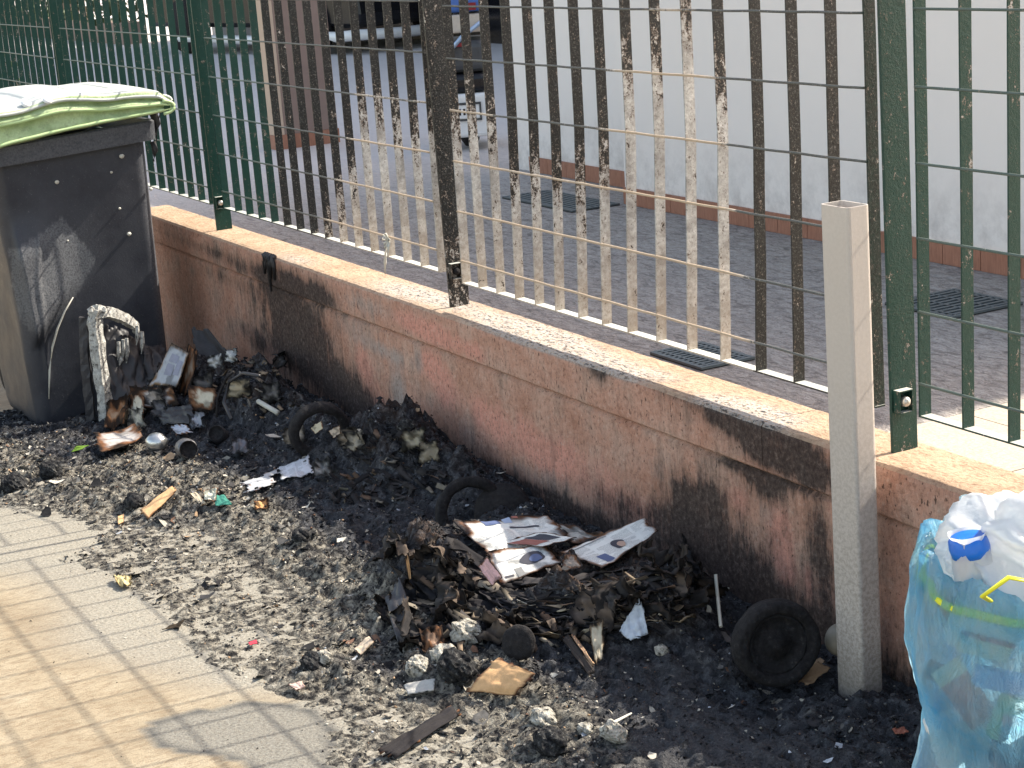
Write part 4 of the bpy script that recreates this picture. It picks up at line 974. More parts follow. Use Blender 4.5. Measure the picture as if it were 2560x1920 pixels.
def edges(parent, n, cx, seed):
    """stacked page edges sweeping in a bowl across the front of the heap"""
    rs = np.random.RandomState(seed)
    for i in range(n):
        k = i/(n-1.)
        xs_ = [880+60*(1-k)-30*k, 985-20*k, 1060-10*k, 1130, 1230, 1330, 1430+20*k, 1485]
        ys_ = [1200+130*k, 1215+135*k, 1262+100*k, 1290+95*k, 1285+100*k, 1262+110*k, 1235+130*k, 1222+140*k]
        a0 = rs.uniform(0, 4.5); a1 = a0+rs.uniform(1.5, 3.2); tt = np.linspace(a0, min(7, a1), 16)
        fx = np.interp(tt, range(8), xs_)+rs.normal(0, 3); fy = np.interp(tt, range(8), ys_)+rs.normal(0, 8)+(tt-tt.mean())*rs.normal(0, 5)
        fr_ = np.array([onto(a, b, .010+.012*rs.rand()) for a, b in zip(fx, fy)])
        for _ in range(3): fr_[1:-1] = (fr_[:-2]+fr_[1:-1]*2+fr_[2:])/4
        wd = rs.uniform(.02, .05); bk = fr_+np.array([-.006, wd, rs.uniform(-.012, .010)]); rows = []
        for v in np.linspace(0, 1, 5):
            w_ = fr_*(1-v)+bk*v; w_[:, 2] += .016*(fbm(tt*2.5+seed, tt*0+v*3+i, 3, seed)-.5)*2-.006*v*v; w_[:, 1] += (1-v)*.022*(fbm(tt*6, tt*0+i, 3, i)-.5)*2; rows.append(w_)
        V = np.stack(rows, 1); base = np.array(random.choice(BLK if rs.rand() < .84 else TAN)); col = np.tile(base, (16*5, 1)); col.reshape(16, 5, 3)[:, 0] *= rs.choice([.4, 2.2], 16)[:, None]
        o = mesh_obj('page_edge', V.reshape(-1, 3)-np.array(parent.location), grid_faces(16, 5), M_PAPER, parent, smooth=True, col=np.clip(col, 0, .5)); solidify(o, .0016, 0)
edges(pile, 52, 0, 3)
rsb = np.random.RandomState(77)
for i in range(46):
    x, y = (rsb.uniform(840, 1010), rsb.uniform(1190, 1400)) if i < 22 else ((rsb.uniform(1400, 1500), rsb.uniform(1190, 1360)) if i < 34 else (rsb.uniform(1020, 1400), rsb.uniform(1290, 1390)))
    if inpoly(np.array([x]), np.array([y]), NPG)[0]: continue
    p = onto(x, y, .018); a_ = rsb.uniform(0, 6.28); L = rsb.uniform(.05, .095); du = np.array([math.cos(a_), math.sin(a_)*.6, rsb.uniform(-.4, .4)]); dv = np.array([-math.sin(a_)*.8, math.cos(a_)*.5, rsb.uniform(.2, .9)])
    sheet('crumpled_page', [p-du*L-dv*L*.5, p+du*L-dv*L*.6, p+du*L*.8+dv*L*.6, p-du*L*.9+dv*L*.5], 22, 18, M_PAPER, pile, amp=.030, fq=3.2, jag=.12, burn=.15, base=random.choice([(.03, .027, .027), (.05, .045, .043), (.025, .024, .026), (.12, .09, .07)]), edgec=(.04, .03, .025), seed=500+i, thick=.001, uv=False, curl=.02)
leaves(pile, 60, [(850, 1380), (880, 1270), (960, 1180), (1000, 1200), (1060, 1290), (1000, 1400)], (.06, .13), (.02, .045), .2, 63, lambda x, y: -2.0, 1.2)
leaves(pile, 170, R3, (.03, .09), (.012, .035), .22, 3, lambda x, y: (-.9 if x < 1080 else -.1 if x < 1250 else .6), .7)
leaves(pile, 40, [(1180, 1270), (1440, 1240), (1480, 1330), (1250, 1390)], (.03, .08), (.008, .022), .75, 13, lambda x, y: .5, .7)
pile2 = thing('burnt_page_mound', 'mound of crumbling burnt pages against the wall between the two half buried tyres', 'burnt paper', tuple(onto(850, 1000)))
R2 = [(700, 1080), (740, 1000), (800, 940), (880, 920), (965, 970), (960, 1060), (900, 1080), (780, 1090)]
leaves(pile2, 110, R2, (.03, .10), (.012, .04), .22, 5, lambda x, y: .7, .8)
pile3 = thing('charred_rubbish_heap', 'heap of charred rubbish against the wall behind the blackened tyre', 'burnt rubbish', tuple(onto(560, 840)))
R1 = [(430, 860), (480, 800), (560, 775), (630, 830), (640, 880), (560, 900), (480, 900)]
leaves(pile3, 80, R1, (.03, .09), (.015, .04), .25, 8, lambda x, y: .4, .6)
# frilly brown crumple on the right side of the heap
leaves(pile, 40, [(1240, 1290), (1330, 1280), (1380, 1330), (1260, 1360)], (.02, .045), (.006, .012), .95, 23, lambda x, y: random.uniform(0, 3), .3, lift=.014)

# ------------------------------------------------------------------ tyres of the burnt bins
def tyre(name, label, c, R, Wd, rot, hub=True, sc=1.):
    t = thing(name, label, 'tyre' if not hub else 'wheel', tuple(c), rot)
    N = 56; prof = [(R*.70, -Wd*.30), (R*.76, -Wd*.48), (R*.93, -Wd*.5), (R, -Wd*.32), (R*1.01, 0), (R, Wd*.32), (R*.93, Wd*.5), (R*.76, Wd*.48), (R*.70, Wd*.3), (R*.68, 0), (R*.70, -Wd*.30)]
    V = []; Fc = []
    for i, (r, h) in enumerate(prof):
        for k in range(N):
            q = 2*math.pi*k/N; i2 = i % (len(prof)-1)
            rr = r*(1+.05*(float(vn(math.cos(q)*3+9, math.sin(q)*3+i2*.3, 4))-.5)); V.append((h+.006*(float(vn(math.cos(q)*2+5, math.sin(q)*2, 6))-.5), rr*math.cos(q), rr*math.sin(q)))
    for i in range(len(prof)-1):
        for k in range(N): k2 = (k+1) % N; Fc.append((i*N+k, i*N+k2, (i+1)*N+k2, (i+1)*N+k))
    mesh_obj('tread', V, Fc, M_RUB, t, smooth=True)
    if hub:
        b = MB().lathe([(0, Wd*.30), (R*.16, Wd*.30), (R*.18, Wd*.22), (R*.34, Wd*.20), (R*.36, Wd*.12), (R*.60, Wd*.14), (R*.63, Wd*.30), (R*.71, Wd*.26), (R*.71, -Wd*.2), (0, -Wd*.2)], 44, 'x', wob=.05)
        b.build('hub', M_RUB, t, smooth=True)
    return t
c3_ = aty(1676, 1388, -.29)
tyre('bin_wheel', 'large scorched bin wheel with its hub, leaning upright between the pile and the steel post', (c3_[0], -.29, c3_[2]), .094, .055, (0, math.radians(-6), math.radians(-14)))
c1_ = aty(690, 930, -.40); tyre('tyre_ring', 'small blackened tyre ring with pale scraps inside, beside the white stick', (c1_[0], -.40, c1_[2]), .095, .05, (0, math.radians(10), math.radians(-10)), hub=False)
c2_ = aty(1018, 1105, -.32); tyre('tyre_ring', 'charred tyre ring half buried just behind the sunlit newspaper', (c2_[0], -.32, c2_[2]), .098, .042, (0, math.radians(-16), math.radians(-14)), hub=False)
c4 = aty(1072, 1112, -.27); b = MB().lathe([(0, .02), (.05, .018), (.075, .008), (.08, 0), (.075, -.02), (0, -.02)], 36, wob=.08)
o = b.build('charred_dome', M_RUB, None, smooth=True); o.location = (c4[0], -.25, .075); o.rotation_euler = (.45, .75, 0); tag(o, 'domed charred disc leaning on the tyre ring behind the newspapers', 'disc')
p = onto(1122, 1420, .035); b = MB().lathe([(0, .006), (.03, .005), (.038, .001), (.04, -.003), (.036, -.006), (0, -.006)], 36, wob=.06); o = b.build('round_disc', M_RUB, None, smooth=True); o.location = p; o.rotation_euler = (.9, .95, .2); tag(o, 'smooth dark round disc propped up in front of the newspaper pile', 'disc')

# ------------------------------------------------------------------ half-melted frame beside the bin
def sweepbox(pts, a, b, ang=0., jit=.003, c=None):
    pts = [np.array(p, float) for p in pts]; V = []; Fc = []; n = 4
    fine = []
    for i in range(len(pts)-1):
        for t in np.linspace(0, 1, 7)[:-1]: fine.append((pts[i]*(1-t)+pts[i+1]*t, (a[i]*(1-t)+a[i+1]*t), (b[i]*(1-t)+b[i+1]*t)))
    fine.append((pts[-1], a[-1], b[-1]))
    ref = np.array([math.cos(ang), math.sin(ang), 0])
    for i, (p, aa_, bb_) in enumerate(fine):
        t = fine[min(i+1, len(fine)-1)][0]-fine[max(0, i-1)][0]; t /= np.linalg.norm(t)
        s1_ = ref-t*np.dot(ref, t); s1_ /= np.linalg.norm(s1_); s2_ = np.cross(t, s1_)
        for (k1, k2) in ((-1, -1), (0, -1.08), (1, -1), (1.08, 0), (1, 1), (0, 1.08), (-1, 1), (-1.08, 0)):
            V.append(p+s1_*aa_/2*k1+s2_*bb_/2*k2+np.random.RandomState(i*8+int(k1*3+k2*5)+40).normal(0, jit*.5, 3))
    n = 8
    for i in range(len(fine)-1):
        for k in range(n): k2 = (k+1) % n; Fc.append((i*n+k, i*n+k2, (i+1)*n+k2, (i+1)*n+k))
    Fc += [tuple(range(n-1, -1, -1)), tuple((len(fine)-1)*n+k for k in range(n))]
    return V, Fc
XF = -1.26
A_ = lambda x, y, X=XF: atx(x, y, X)
fo = A_(205, 900)
fr = thing('melted_bin_frame', 'ash-whitened half-melted bin frame standing upright in front of the wheelie bin', 'bin frame', tuple(fo))
FO = np.array(fo)
V, Fc = sweepbox([A_(232, 925), A_(226, 860), A_(214, 780), A_(205, 700), A_(208, 668)], [.030, .034, .036, .036, .04], [.045, .044, .042, .042, .04], math.radians(38)); mesh_obj('upright', np.array(V)-FO, Fc, M_MELT, fr)
V, Fc = sweepbox([A_(200, 925, XF-.03), A_(190, 840, XF-.03), A_(182, 760, XF-.03), A_(181, 685, XF-.03)], [.02, .03, .03, .024], [.03]*4, math.radians(-30)); mesh_obj('dark_side', np.array(V)-FO, Fc, M_DKPL, fr)
V, Fc = sweepbox([A_(205, 672), A_(235, 675, XF-.02), A_(268, 688, XF-.05), A_(290, 703, XF-.08), A_(302, 728, XF-.10)], [.035, .03, .026, .024, .010], [.042, .036, .032, .03, .012], math.radians(50)); mesh_obj('crossbar', np.array(V)-FO, Fc, M_MELT, fr)
for k in range(10):
    b = MB(); p = A_(190+random.random()*40, 664+random.random()*14, XF+random.uniform(-.03, .02)); b.tube([p-FO, p-FO+np.array([.004, .004, .012])], [.013, .004], 6); b.build('blister', M_MELT, fr)
for (x, y, l) in ((268, 745, .05), (258, 750, .045), (275, 742, .07), (298, 715, .05), (308, 728, .06), (263, 770, .03)):
    b = MB(); p = A_(x, y, XF-.05)-FO; b.tube([p+np.array([0, 0, .02]), p+np.array([.002, -.004, -l*.4]), p+np.array([0, -.012, -l])], [.007, .009, .002], 6); b.build('drip', M_MELT, fr)
KF = 1.093; fr.scale = (KF,)*3; fr.location = Vector(CAM*(1-KF)+FO*KF)
# black web of melted sheet behind it
wb = thing('melted_liner', 'black wrinkled melted liner hanging behind the whitened frame', 'melted plastic', tuple(A_(290, 880, XF-.1)))
sheet('liner', [A_(222, 690, XF-.10), A_(318, 742, XF-.16), A_(345, 885, XF+.10), A_(230, 920, XF+.02)], 34, 34, M_DKPL, wb, amp=.03, fq=5, jag=.05, burn=.01, base=(.03, .03, .03), seed=31, uv=False, thick=.003)
sheet('liner_fold', [A_(300, 742, XF-.1), A_(345, 745, XF-.2), A_(385, 800, XF), A_(320, 830, XF)], 20, 20, M_DKPL, wb, amp=.02, fq=5, jag=.08, burn=.01, base=(.03, .03, .03), seed=33, uv=False, thick=.003)
wl = np.array(wb.location); wb.scale = (KF,)*3; wb.location = Vector(CAM*(1-KF)+wl*KF)

# ------------------------------------------------------------------ single pieces of rubbish
def one(name, label, cat, quad, mat=M_PAPER, **k):
    o = sheet(name, quad, k.pop('nu', 22), k.pop('nv', 18), mat, None, uv=k.pop('uv', False), **k); return tag(o, label, cat)
def OQ(pts, lifts):      # corners laid on the ash with given lifts
    return [onto(x, y, l) for (x, y), l in zip(pts, lifts)]
def upq(pts, X): return [atx(x, y, x_) for (x, y), x_ in zip(pts, X)]
lf = thing('leaflet', 'bluish white printed leaflet, scorched at its top, propped up beside the melted liner', 'leaflet', tuple(aty(330, 840, -.40)))
ql = [aty(372, 735, -.44), aty(412, 760, -.42), aty(383, 842, -.50), aty(322, 835, -.52)]
sheet('page', ql, 24, 24, M_PAPER, lf, amp=.006, jag=.03, burn=.10, base=(.40, .42, .46), edgec=(.22, .14, .08), seed=41, uv=False)
for sb in ((.30, .62, .22, .40), (.30, .60, .44, .70), (.64, .86, .30, .66)):
    sheet('printed_block', ql, 8, 8, flatm('printed_slate', (.24, .25, .32)), lf, amp=.006, seed=41, jag=0, burn=.0001, base=(1, 1, 1), thick=0, off=.002, sub=sb, uv=False)
one('rubber_mat', 'folded dark grey rubber sheet leaning on the wall behind the leaflet', 'rubber sheet', [aty(418, 712, -.27), aty(455, 714, -.24), aty(512, 782, -.27), aty(430, 800, -.36)], M_DKPL, amp=.015, fq=3, burn=.01, base=(.05, .05, .055), seed=43, thick=.004, curl=.02)
one('scorched_carton', 'brown scorched carton flap standing right of the leaflet', 'carton', [aty(410, 735, -.40), aty(430, 760, -.39), aty(412, 850, -.47), aty(383, 860, -.48)], amp=.008, burn=.3, base=(.22, .17, .13), seed=44, thick=.002)
one('burnt_magazine', 'long curled brown-edged magazine lying below the leaflet', 'magazine', OQ([(285, 862), (385, 862), (402, 898), (300, 905)], [.05, .05, .03, .03]), amp=.012, fq=3, burn=.30, base=(.42, .38, .35), seed=45, curl=.02)
one('scorched_page', 'cream singed page with charred rim, next to the black ring hose', 'paper', OQ([(408, 858), (478, 868), (470, 908), (412, 905)], [.055, .05, .03, .03]), amp=.008, burn=.25, base=(.50, .45, .35), seed=46, curl=.01)
one('scorched_page', 'brown rolled page beside the foot of the whitened frame', 'paper', OQ([(238, 900), (290, 880), (275, 935), (225, 950)], [.06, .05, .03, .03]), amp=.014, fq=4, burn=.5, base=(.36, .27, .18), edgec=(.22, .10, .04), seed=47, curl=.02)
one('scorched_page', 'small cream folded page standing between the rolled page and the magazine', 'paper', OQ([(285, 878), (318, 880), (312, 925), (283, 920)], [.06, .05, .02, .02]), amp=.006, burn=.2, base=(.52, .47, .37), seed=48)
one('paper_plate', 'scorched paper plate or booklet in front of the frame, lying flat with a sunlit stripe', 'paper', OQ([(205, 960), (300, 942), (318, 965), (215, 998)], [.03, .04, .03, .015]), amp=.006, burn=.22, base=(.40, .38, .37), seed=49, curl=.015, thick=.003)
one('crumpled_wrapper', 'blackened grey cloth-like wrapper in front of the magazine', 'wrapper', OQ([(345, 905), (420, 895), (425, 928), (350, 932)], [.04, .04, .02, .02]), M_DKPL, amp=.014, fq=5, burn=.02, base=(.05, .05, .055), seed=50)
one('white_ash_tissue', 'bluish white ash tissue between the foil ball and the dark can', 'tissue', OQ([(365, 930), (405, 925), (420, 948), (378, 955)], [.02]*4), amp=.008, fq=6, jag=.2, burn=.1, base=(.50, .53, .60), seed=51)
for i, (x, y, w_, h_, bs, lab) in enumerate([(262, 905, 48, 30, (.40, .33, .24), 'crumpled brown paper against the foot of the whitened frame'), (330, 880, 60, 26, (.30, .26, .23), 'grey-brown folded paper under the leaflet'), (300, 925, 40, 26, (.46, .42, .34), 'cream crumple behind the paper plate'),
        (440, 850, 50, 26, (.10, .09, .085), 'sooty crumpled sheet right of the carton flap'), (520, 860, 55, 26, (.34, .28, .19), 'tan crumpled page inside the grey hoop'), (470, 800, 34, 16, (.45, .45, .44), 'pale crumpled foil on the top of the rubbish heap'), (505, 788, 26, 12, (.52, .52, .50), 'small whitish crumple on the crest of the rubbish heap'),
        (600, 800, 26, 14, (.40, .40, .40), 'grey crumple near the wall on the rubbish heap'), (590, 868, 40, 24, (.12, .11, .10), 'sooty curl behind the white stick'), (640, 962, 50, 20, (.30, .25, .20), 'brown torn paper before the small blackened tyre'), (760, 968, 46, 22, (.24, .20, .16), 'brown paper between the small tyre and the page mound'),
        (350, 905, 30, 22, (.12, .115, .12), 'dark crumple above the bluish tissue'), (430, 930, 34, 18, (.30, .31, .34), 'bluish grey ash crumple above the dark tin can'), (520, 985, 40, 16, (.16, .16, .18), 'dark grey crumple on the black slope'), (700, 1035, 40, 18, (.22, .21, .20), 'grey crumple at the foot of the page mound'),
        (895, 975, 56, 30, (.34, .30, .22), 'olive-cream scorched page near the top of the page mound'), (930, 1000, 46, 26, (.26, .22, .16), 'scorched page on the right side of the page mound'), (770, 975, 44, 26, (.30, .26, .20), 'scorched page on the left side of the page mound')]):
    one('paper_scrap', lab, 'paper', OQ([(x-w_/2, y-h_/2), (x+w_/2, y-h_/2-4), (x+w_/2+3, y+h_/2), (x-w_/2-2, y+h_/2)], [.045, .05, .02, .015]), amp=.016, fq=4.5, jag=.14, burn=.28, base=bs, edgec=tuple(c*.45 for c in bs), seed=200+i*3, curl=.01)['group'] = 'scorched paper scraps'
def can(name, label, px, py, r, h, rot, mat, cat='can', lift=0):
    p = onto(px, py, r*.75+lift); t = thing(name, label, cat, tuple(p), rot)
    MB().lathe([(0, -h/2+.004), (r*.8, -h/2+.004), (r*.86, -h/2), (r, -h/2+.006), (r*.98, -h*.1), (r*1.0, h*.2), (r*.99, h/2-.008), (r*.84, h/2-.002)], 28, wob=.10).build('shell', mat, t, smooth=True)
    MB().lathe([(r*.84, h/2-.002), (r*.88, h/2), (r*.80, h/2), (r*.78, h/2-.008), (0, h/2-.008)], 28).build('end_rim', M_RUB, t, smooth=True); return t
can('food_can', 'sooty tin can lying open end forward, in front of the foil ball', 405, 985, .034, .075, (math.radians(80), math.radians(10), math.radians(80)), M_CAN)
can('food_can', 'dark tin can tilted up, farther right by the black ash slope', 475, 955, .031, .075, (math.radians(60), math.radians(0), math.radians(55)), M_DKPL)
p = onto(340, 972, .028); b = MB().lathe([(.0, .034), (.018, .033), (.030, .022), (.038, .004), (.035, -.014), (.022, -.028), (0, -.032)], 24, wob=.30); o = b.build('foil_ball', M_FOIL, None, smooth=True); o.location = p; o.scale = (1, 1, .9); o.rotation_euler = (.4, .2, 1); tag(o, 'shiny crumpled foil bowl among the cans', 'foil')
hp = [aty(500, 905, -.52), aty(483, 870, -.50), aty(495, 825, -.47), aty(525, 806, -.45), aty(560, 812, -.44)]
b = MB().tube(hp, .006, 8); o = b.build('bent_tube', M_DKPL, None, smooth=True); tag(o, 'thin grey hoop of bent tube arching over the charred rubbish heap', 'tube')
hp = [aty(468, 900, -.53), aty(470, 860, -.51), aty(490, 815, -.48), aty(505, 803, -.46)]
b = MB().tube(hp, .005, 8); o = b.build('bent_tube', M_RUB, None, smooth=True); tag(o, 'black hoop of bent tube just left of the thin grey hoop', 'tube')
a0 = onto(560, 885, .03); b0 = onto(602, 910, .03); b = MB().tube([a0, (a0+b0)/2, b0], .009, 10); o = b.build('white_stick', M_PALE, None, smooth=True); tag(o, 'short off-white plastic stick pointing at the small blackened tyre', 'stick')
one('newspaper_scrap', 'torn newspaper corner with a printed border on the black ash slope', 'newspaper', OQ([(600, 1018), (668, 990), (680, 1032), (608, 1048)], [.012]*4), M_NEWS, amp=.004, jag=.12, burn=.05, base=(.55, .57, .62), edgec=(.3, .3, .3), seed=61, uv=True)
one('white_ash_patch', 'pale flaking ash paper beside the printed newspaper corner', 'paper ash', OQ([(505, 1050), (600, 1012), (612, 1050), (530, 1072)], [.008]*4), amp=.006, fq=7, jag=.35, burn=.06, base=(.42, .43, .45), seed=62, nfq=12)
one('cardboard_strip', 'long sunlit orange cardboard strip pointing up and right, left of the black slope', 'cardboard', OQ([(300, 1118), (378, 1070), (386, 1082), (318, 1130)], [.02, .035, .03, .008]), M_CARD, amp=.004, burn=.06, base=(.60, .38, .20), edgec=(.2, .09, .04), seed=63, thick=.004, jag=.03)
one('cardboard_chip', 'small cream cardboard chip left of the teal scrap', 'cardboard', OQ([(410, 1078), (425, 1076), (448, 1095), (436, 1102)], [.02, .02, .01, .01]), M_CARD, amp=.003, burn=.05, base=(.58, .48, .34), seed=64, thick=.003, jag=.03)
one('teal_scrap', 'folded teal plastic scrap on the edge of the black slope', 'plastic scrap', OQ([(462, 1085), (485, 1080), (505, 1098), (465, 1102)], [.02, .02, .01, .01]), M_CARD, amp=.005, burn=.04, base=(.05, .22, .17), edgec=(.03, .1, .08), seed=65)
one('cream_wrapper', 'round cream wrapper next to the teal scrap', 'wrapper', OQ([(440, 1072), (475, 1068), (470, 1095), (440, 1090)], [.02, .025, .015, .01]), M_CARD, amp=.008, fq=5, burn=.1, base=(.52, .52, .42), seed=66)
one('cardboard_chip', 'little orange cardboard splinter below the long cardboard strip', 'cardboard', OQ([(255, 1125), (270, 1118), (268, 1138), (256, 1142)], [.012]*4), M_CARD, amp=.002, burn=.04, base=(.60, .38, .20), seed=67, thick=.003)
one('orange_ring', 'orange brown curl near the dark slope above the grey ash', 'curl', OQ([(548, 1092), (582, 1088), (585, 1108), (552, 1110)], [.012, .02, .012, .008]), M_CARD, amp=.010, fq=3, burn=.2, base=(.55, .30, .13), seed=68)
one('yellow_crumple', 'small yellowed crumple at the edge of the clean pavement', 'crumple', OQ([(242, 1255), (285, 1248), (288, 1275), (258, 1278)], [.012]*4), M_CARD, amp=.014, fq=7, jag=.15, burn=.10, base=(.60, .50, .26), edgec=(.3, .22, .1), seed=69)
one('dark_leaf', 'single dark curled flake lying on the clean pavement', 'flake', [atz(348, 1362, .004), atz(385, 1345, .008), atz(400, 1338, .018), atz(388, 1356, .002)], M_CARD, amp=.004, burn=.05, base=(.06, .045, .03), edgec=(.04, .03, .02), seed=70, thick=.002)
one('cardboard_leaf', 'bright orange curled cardboard with black underside in front of the pile', 'cardboard', OQ([(1000, 1508), (1075, 1462), (1165, 1495), (1115, 1520)], [.015, .05, .045, .02]), M_CARD, amp=.008, fq=3, burn=.07, base=(.66, .40, .20), edgec=(.12, .05, .03), seed=71, thick=.004, jag=.06, curl=-.01)
one('grey_board', 'pale grey flat board scrap left of the orange cardboard', 'board', OQ([(868, 1490), (945, 1475), (940, 1505), (880, 1512)], [.012]*4), M_CARD, amp=.003, burn=.04, base=(.40, .39, .37), edgec=(.1, .1, .1), seed=72, thick=.003)
one('cream_chip', 'cream chip of card on the light ash left of the pile foot', 'cardboard', OQ([(762, 1412), (800, 1392), (812, 1402), (778, 1425)], [.01, .022, .02, .008]), M_CARD, amp=.003, burn=.05, base=(.60, .48, .36), seed=73, thick=.004)
one('pink_chip', 'pinkish chip of card on the ash near the grey tongue', 'cardboard', OQ([(622, 1490), (655, 1482), (662, 1496), (640, 1502)], [.012]*4), M_CARD, amp=.003, burn=.05, base=(.62, .45, .38), seed=74, thick=.003)
one('cream_card', 'upright cream card piece with scalloped edge below the white scrap', 'cardboard', OQ([(1272, 1392), (1310, 1380), (1305, 1440), (1285, 1452)], [.05, .05, .01, .01]), M_CARD, amp=.006, burn=.12, base=(.46, .40, .30), edgec=(.15, .1, .06), seed=75, jag=.12)
one('foil_scrap', 'bluish white crinkled scrap at the right foot of the pile', 'foil', OQ([(1335, 1385), (1388, 1345), (1405, 1392), (1360, 1398)], [.02, .075, .02, .012]), M_CARD, amp=.009, fq=5, burn=.04, base=(.55, .60, .68), edgec=(.3, .32, .36), seed=76, jag=.08)
one('splinter', 'long dark wood splinter with a pale edge below the cream card', 'splinter', OQ([(1215, 1405), (1228, 1398), (1290, 1475), (1275, 1480)], [.03, .035, .02, .02]), M_CARD, amp=.003, burn=.02, base=(.05, .04, .035), seed=77, thick=.006)
one('splinter', 'thin tan splinter lying along the dark splinter', 'splinter', OQ([(1236, 1408), (1241, 1406), (1288, 1466), (1282, 1468)], [.04, .04, .03, .03]), M_CARD, amp=.002, burn=.02, base=(.34, .22, .14), seed=78, thick=.003)
one('charred_strip', 'long curved black strip on the light ash near the bottom edge', 'strip', OQ([(815, 1640), (985, 1545), (998, 1552), (850, 1650)], [.02, .03, .012, .006]), M_CARD, amp=.012, fq=2.5, burn=.02, base=(.02, .018, .02), seed=79, thick=.004)
one('dried_leaf', 'brown dried leaf curled at the foot of the big scorched wheel', 'leaf', OQ([(1712, 1478), (1765, 1455), (1800, 1460), (1745, 1492)], [.012, .03, .02, .008]), M_CARD, amp=.006, burn=.04, base=(.30, .19, .11), edgec=(.2, .12, .07), seed=80)
one('maple_leaf', 'small pale lobed leaf just left of the brown dried leaf', 'leaf', OQ([(1660, 1478), (1700, 1472), (1704, 1482), (1675, 1498)], [.012]*4), M_CARD, amp=.003, burn=.03, base=(.50, .46, .30), edgec=(.4, .35, .2), seed=81, jag=.4, nfq=11)
one('red_leaf', 'small reddish leaf between the steel post and the blue bag', 'leaf', OQ([(1925, 1590), (1955, 1585), (1965, 1600), (1935, 1602)], [.015]*4), M_CARD, amp=.005, burn=.03, base=(.32, .12, .08), seed=82)
one('green_leaf', 'fresh green leaf on the ash in front of the bin', 'leaf', OQ([(153, 985), (165, 970), (196, 968), (178, 978)], [.012]*4), M_CARD, amp=.003, burn=.02, base=(.09, .17, .02), edgec=(.07, .13, .02), seed=83)
one('red_scrap', 'tiny red scrap on the light ash', 'scrap', OQ([(536, 1398-0), (556, 1392), (558, 1400), (540, 1404)], [.012]*4), M_CARD, amp=.002, burn=.02, base=(.55, .05, .08), seed=84)
one('black_flap', 'dark blistered flap standing at the left end of the newspaper pile', 'flap', OQ([(835, 1330), (870, 1300), (905, 1375), (858, 1402)], [.05, .07, .02, .01]), M_DKPL, amp=.012, fq=3, burn=.02, base=(.05, .05, .055), seed=85, thick=.004)
one('brown_ruffle', 'ruffled brown page end at the front foot of the newspaper pile', 'paper', OQ([(905, 1392), (960, 1385), (965, 1425), (915, 1425)], [.04, .04, .01, .01]), amp=.014, fq=6, burn=.3, base=(.26, .17, .12), seed=86)
one('singed_twig_card', 'upright singed splint with orange tips left of the pile', 'splinter', OQ([(878, 1250), (888, 1245), (896, 1292), (886, 1296)], [.06, .07, .02, .02]), M_CARD, amp=.004, burn=.2, base=(.50, .28, .13), edgec=(.05, .03, .02), seed=87)
one('cream_bits', 'cream bit of card inside the small blackened tyre ring', 'cardboard', [aty(668, 925, -.445), aty(695, 908, -.44), aty(700, 925, -.44), aty(682, 940, -.45)], M_CARD, amp=.004, burn=.08, base=(.50, .45, .34), seed=88)
one('cream_bits', 'folded cream bit of card at the right inside of the small blackened tyre ring', 'cardboard', [aty(708, 930, -.43), aty(735, 918, -.42), aty(738, 935, -.42), aty(720, 948, -.44)], M_CARD, amp=.004, burn=.08, base=(.44, .36, .28), seed=89)
q_ = aty(1793, 1390, -.17); b = MB().lathe([(0, -.028), (.026, -.028), (.034, -.012), (.036, .008), (.026, .024), (.016, .030), (.016, .036), (0, .036)], 26, wob=.05); o = b.build('clay_jar', flatm('smoked_ceramic', (.26, .23, .18), .5), None, smooth=True); o.location = (q_[0], -.14, max(.04, q_[2])); o.rotation_euler = (.3, .9, 0); tag(o, 'small smoked cream jar half hidden behind the steel post', 'jar')
b = MB().tube([onto(1550, 1330, .10)*1.0, onto(1553, 1345, .06), onto(1558, 1372, .02)], .004, 6); o = b.build('thin_stick', M_PALE, None); tag(o, 'thin pale stick standing in the soot left of the big scorched wheel', 'stick')
b = MB().tube([onto(1300, 1605, .03), onto(1365, 1560, .02)], [.005, .002], 6); o = b.build('pale_splint', M_PALE, None); tag(o, 'pale pointed splint sticking out of the light ash near the bottom edge', 'splinter')
# lumps of whitened ash in the sun
def lump(label, px, py, r, mat, seed, cat='ash lump', name='ash_lump', fl=.7):
    bmz = bmesh.new(); bmesh.ops.create_icosphere(bmz, subdivisions=4, radius=1); 
    V = np.array([v.co for v in bmz.verts]); Fc = [[v.index for v in f.verts] for f in bmz.faces]; bmz.free()
    n_ = fbm(V[:, 0]*2.2+seed+V[:, 2]*1.3, V[:, 1]*2.2+V[:, 2]*1.9, 4, seed, .62); V = V*(.65+.75*n_)[:, None]; p = onto(px, py, r*.25)
    o = mesh_obj(name, V*np.array([r, r*.8, r*fl]), Fc, mat, None, smooth=False); o.location = p; return tag(o, label, cat, 'lumps of ash and char')
M_ALUMP = NM('white_ash', .95, spec=.1); _P = M_ALUMP.pos(); _n = M_ALUMP.noise(_P, 70, 5, .7); M_ALUMP = M_ALUMP.fin(M_ALUMP.ramp(_n, [(.36, (.03, .03, .03)), (.46, (.30, .28, .24)), (.62, (.52, .49, .43))]), M_ALUMP.bump(_n, 1., .01))
M_CLUMP = NM('char_lump', .95, spec=.1); _P = M_CLUMP.pos(); _n = M_CLUMP.noise(_P, 90, 5, .7); M_CLUMP = M_CLUMP.fin(M_CLUMP.ramp(_n, [(.4, (.012, .012, .014)), (.6, (.05, .05, .05)), (.72, (.25, .24, .22))]), M_CLUMP.bump(_n, 1., .008))
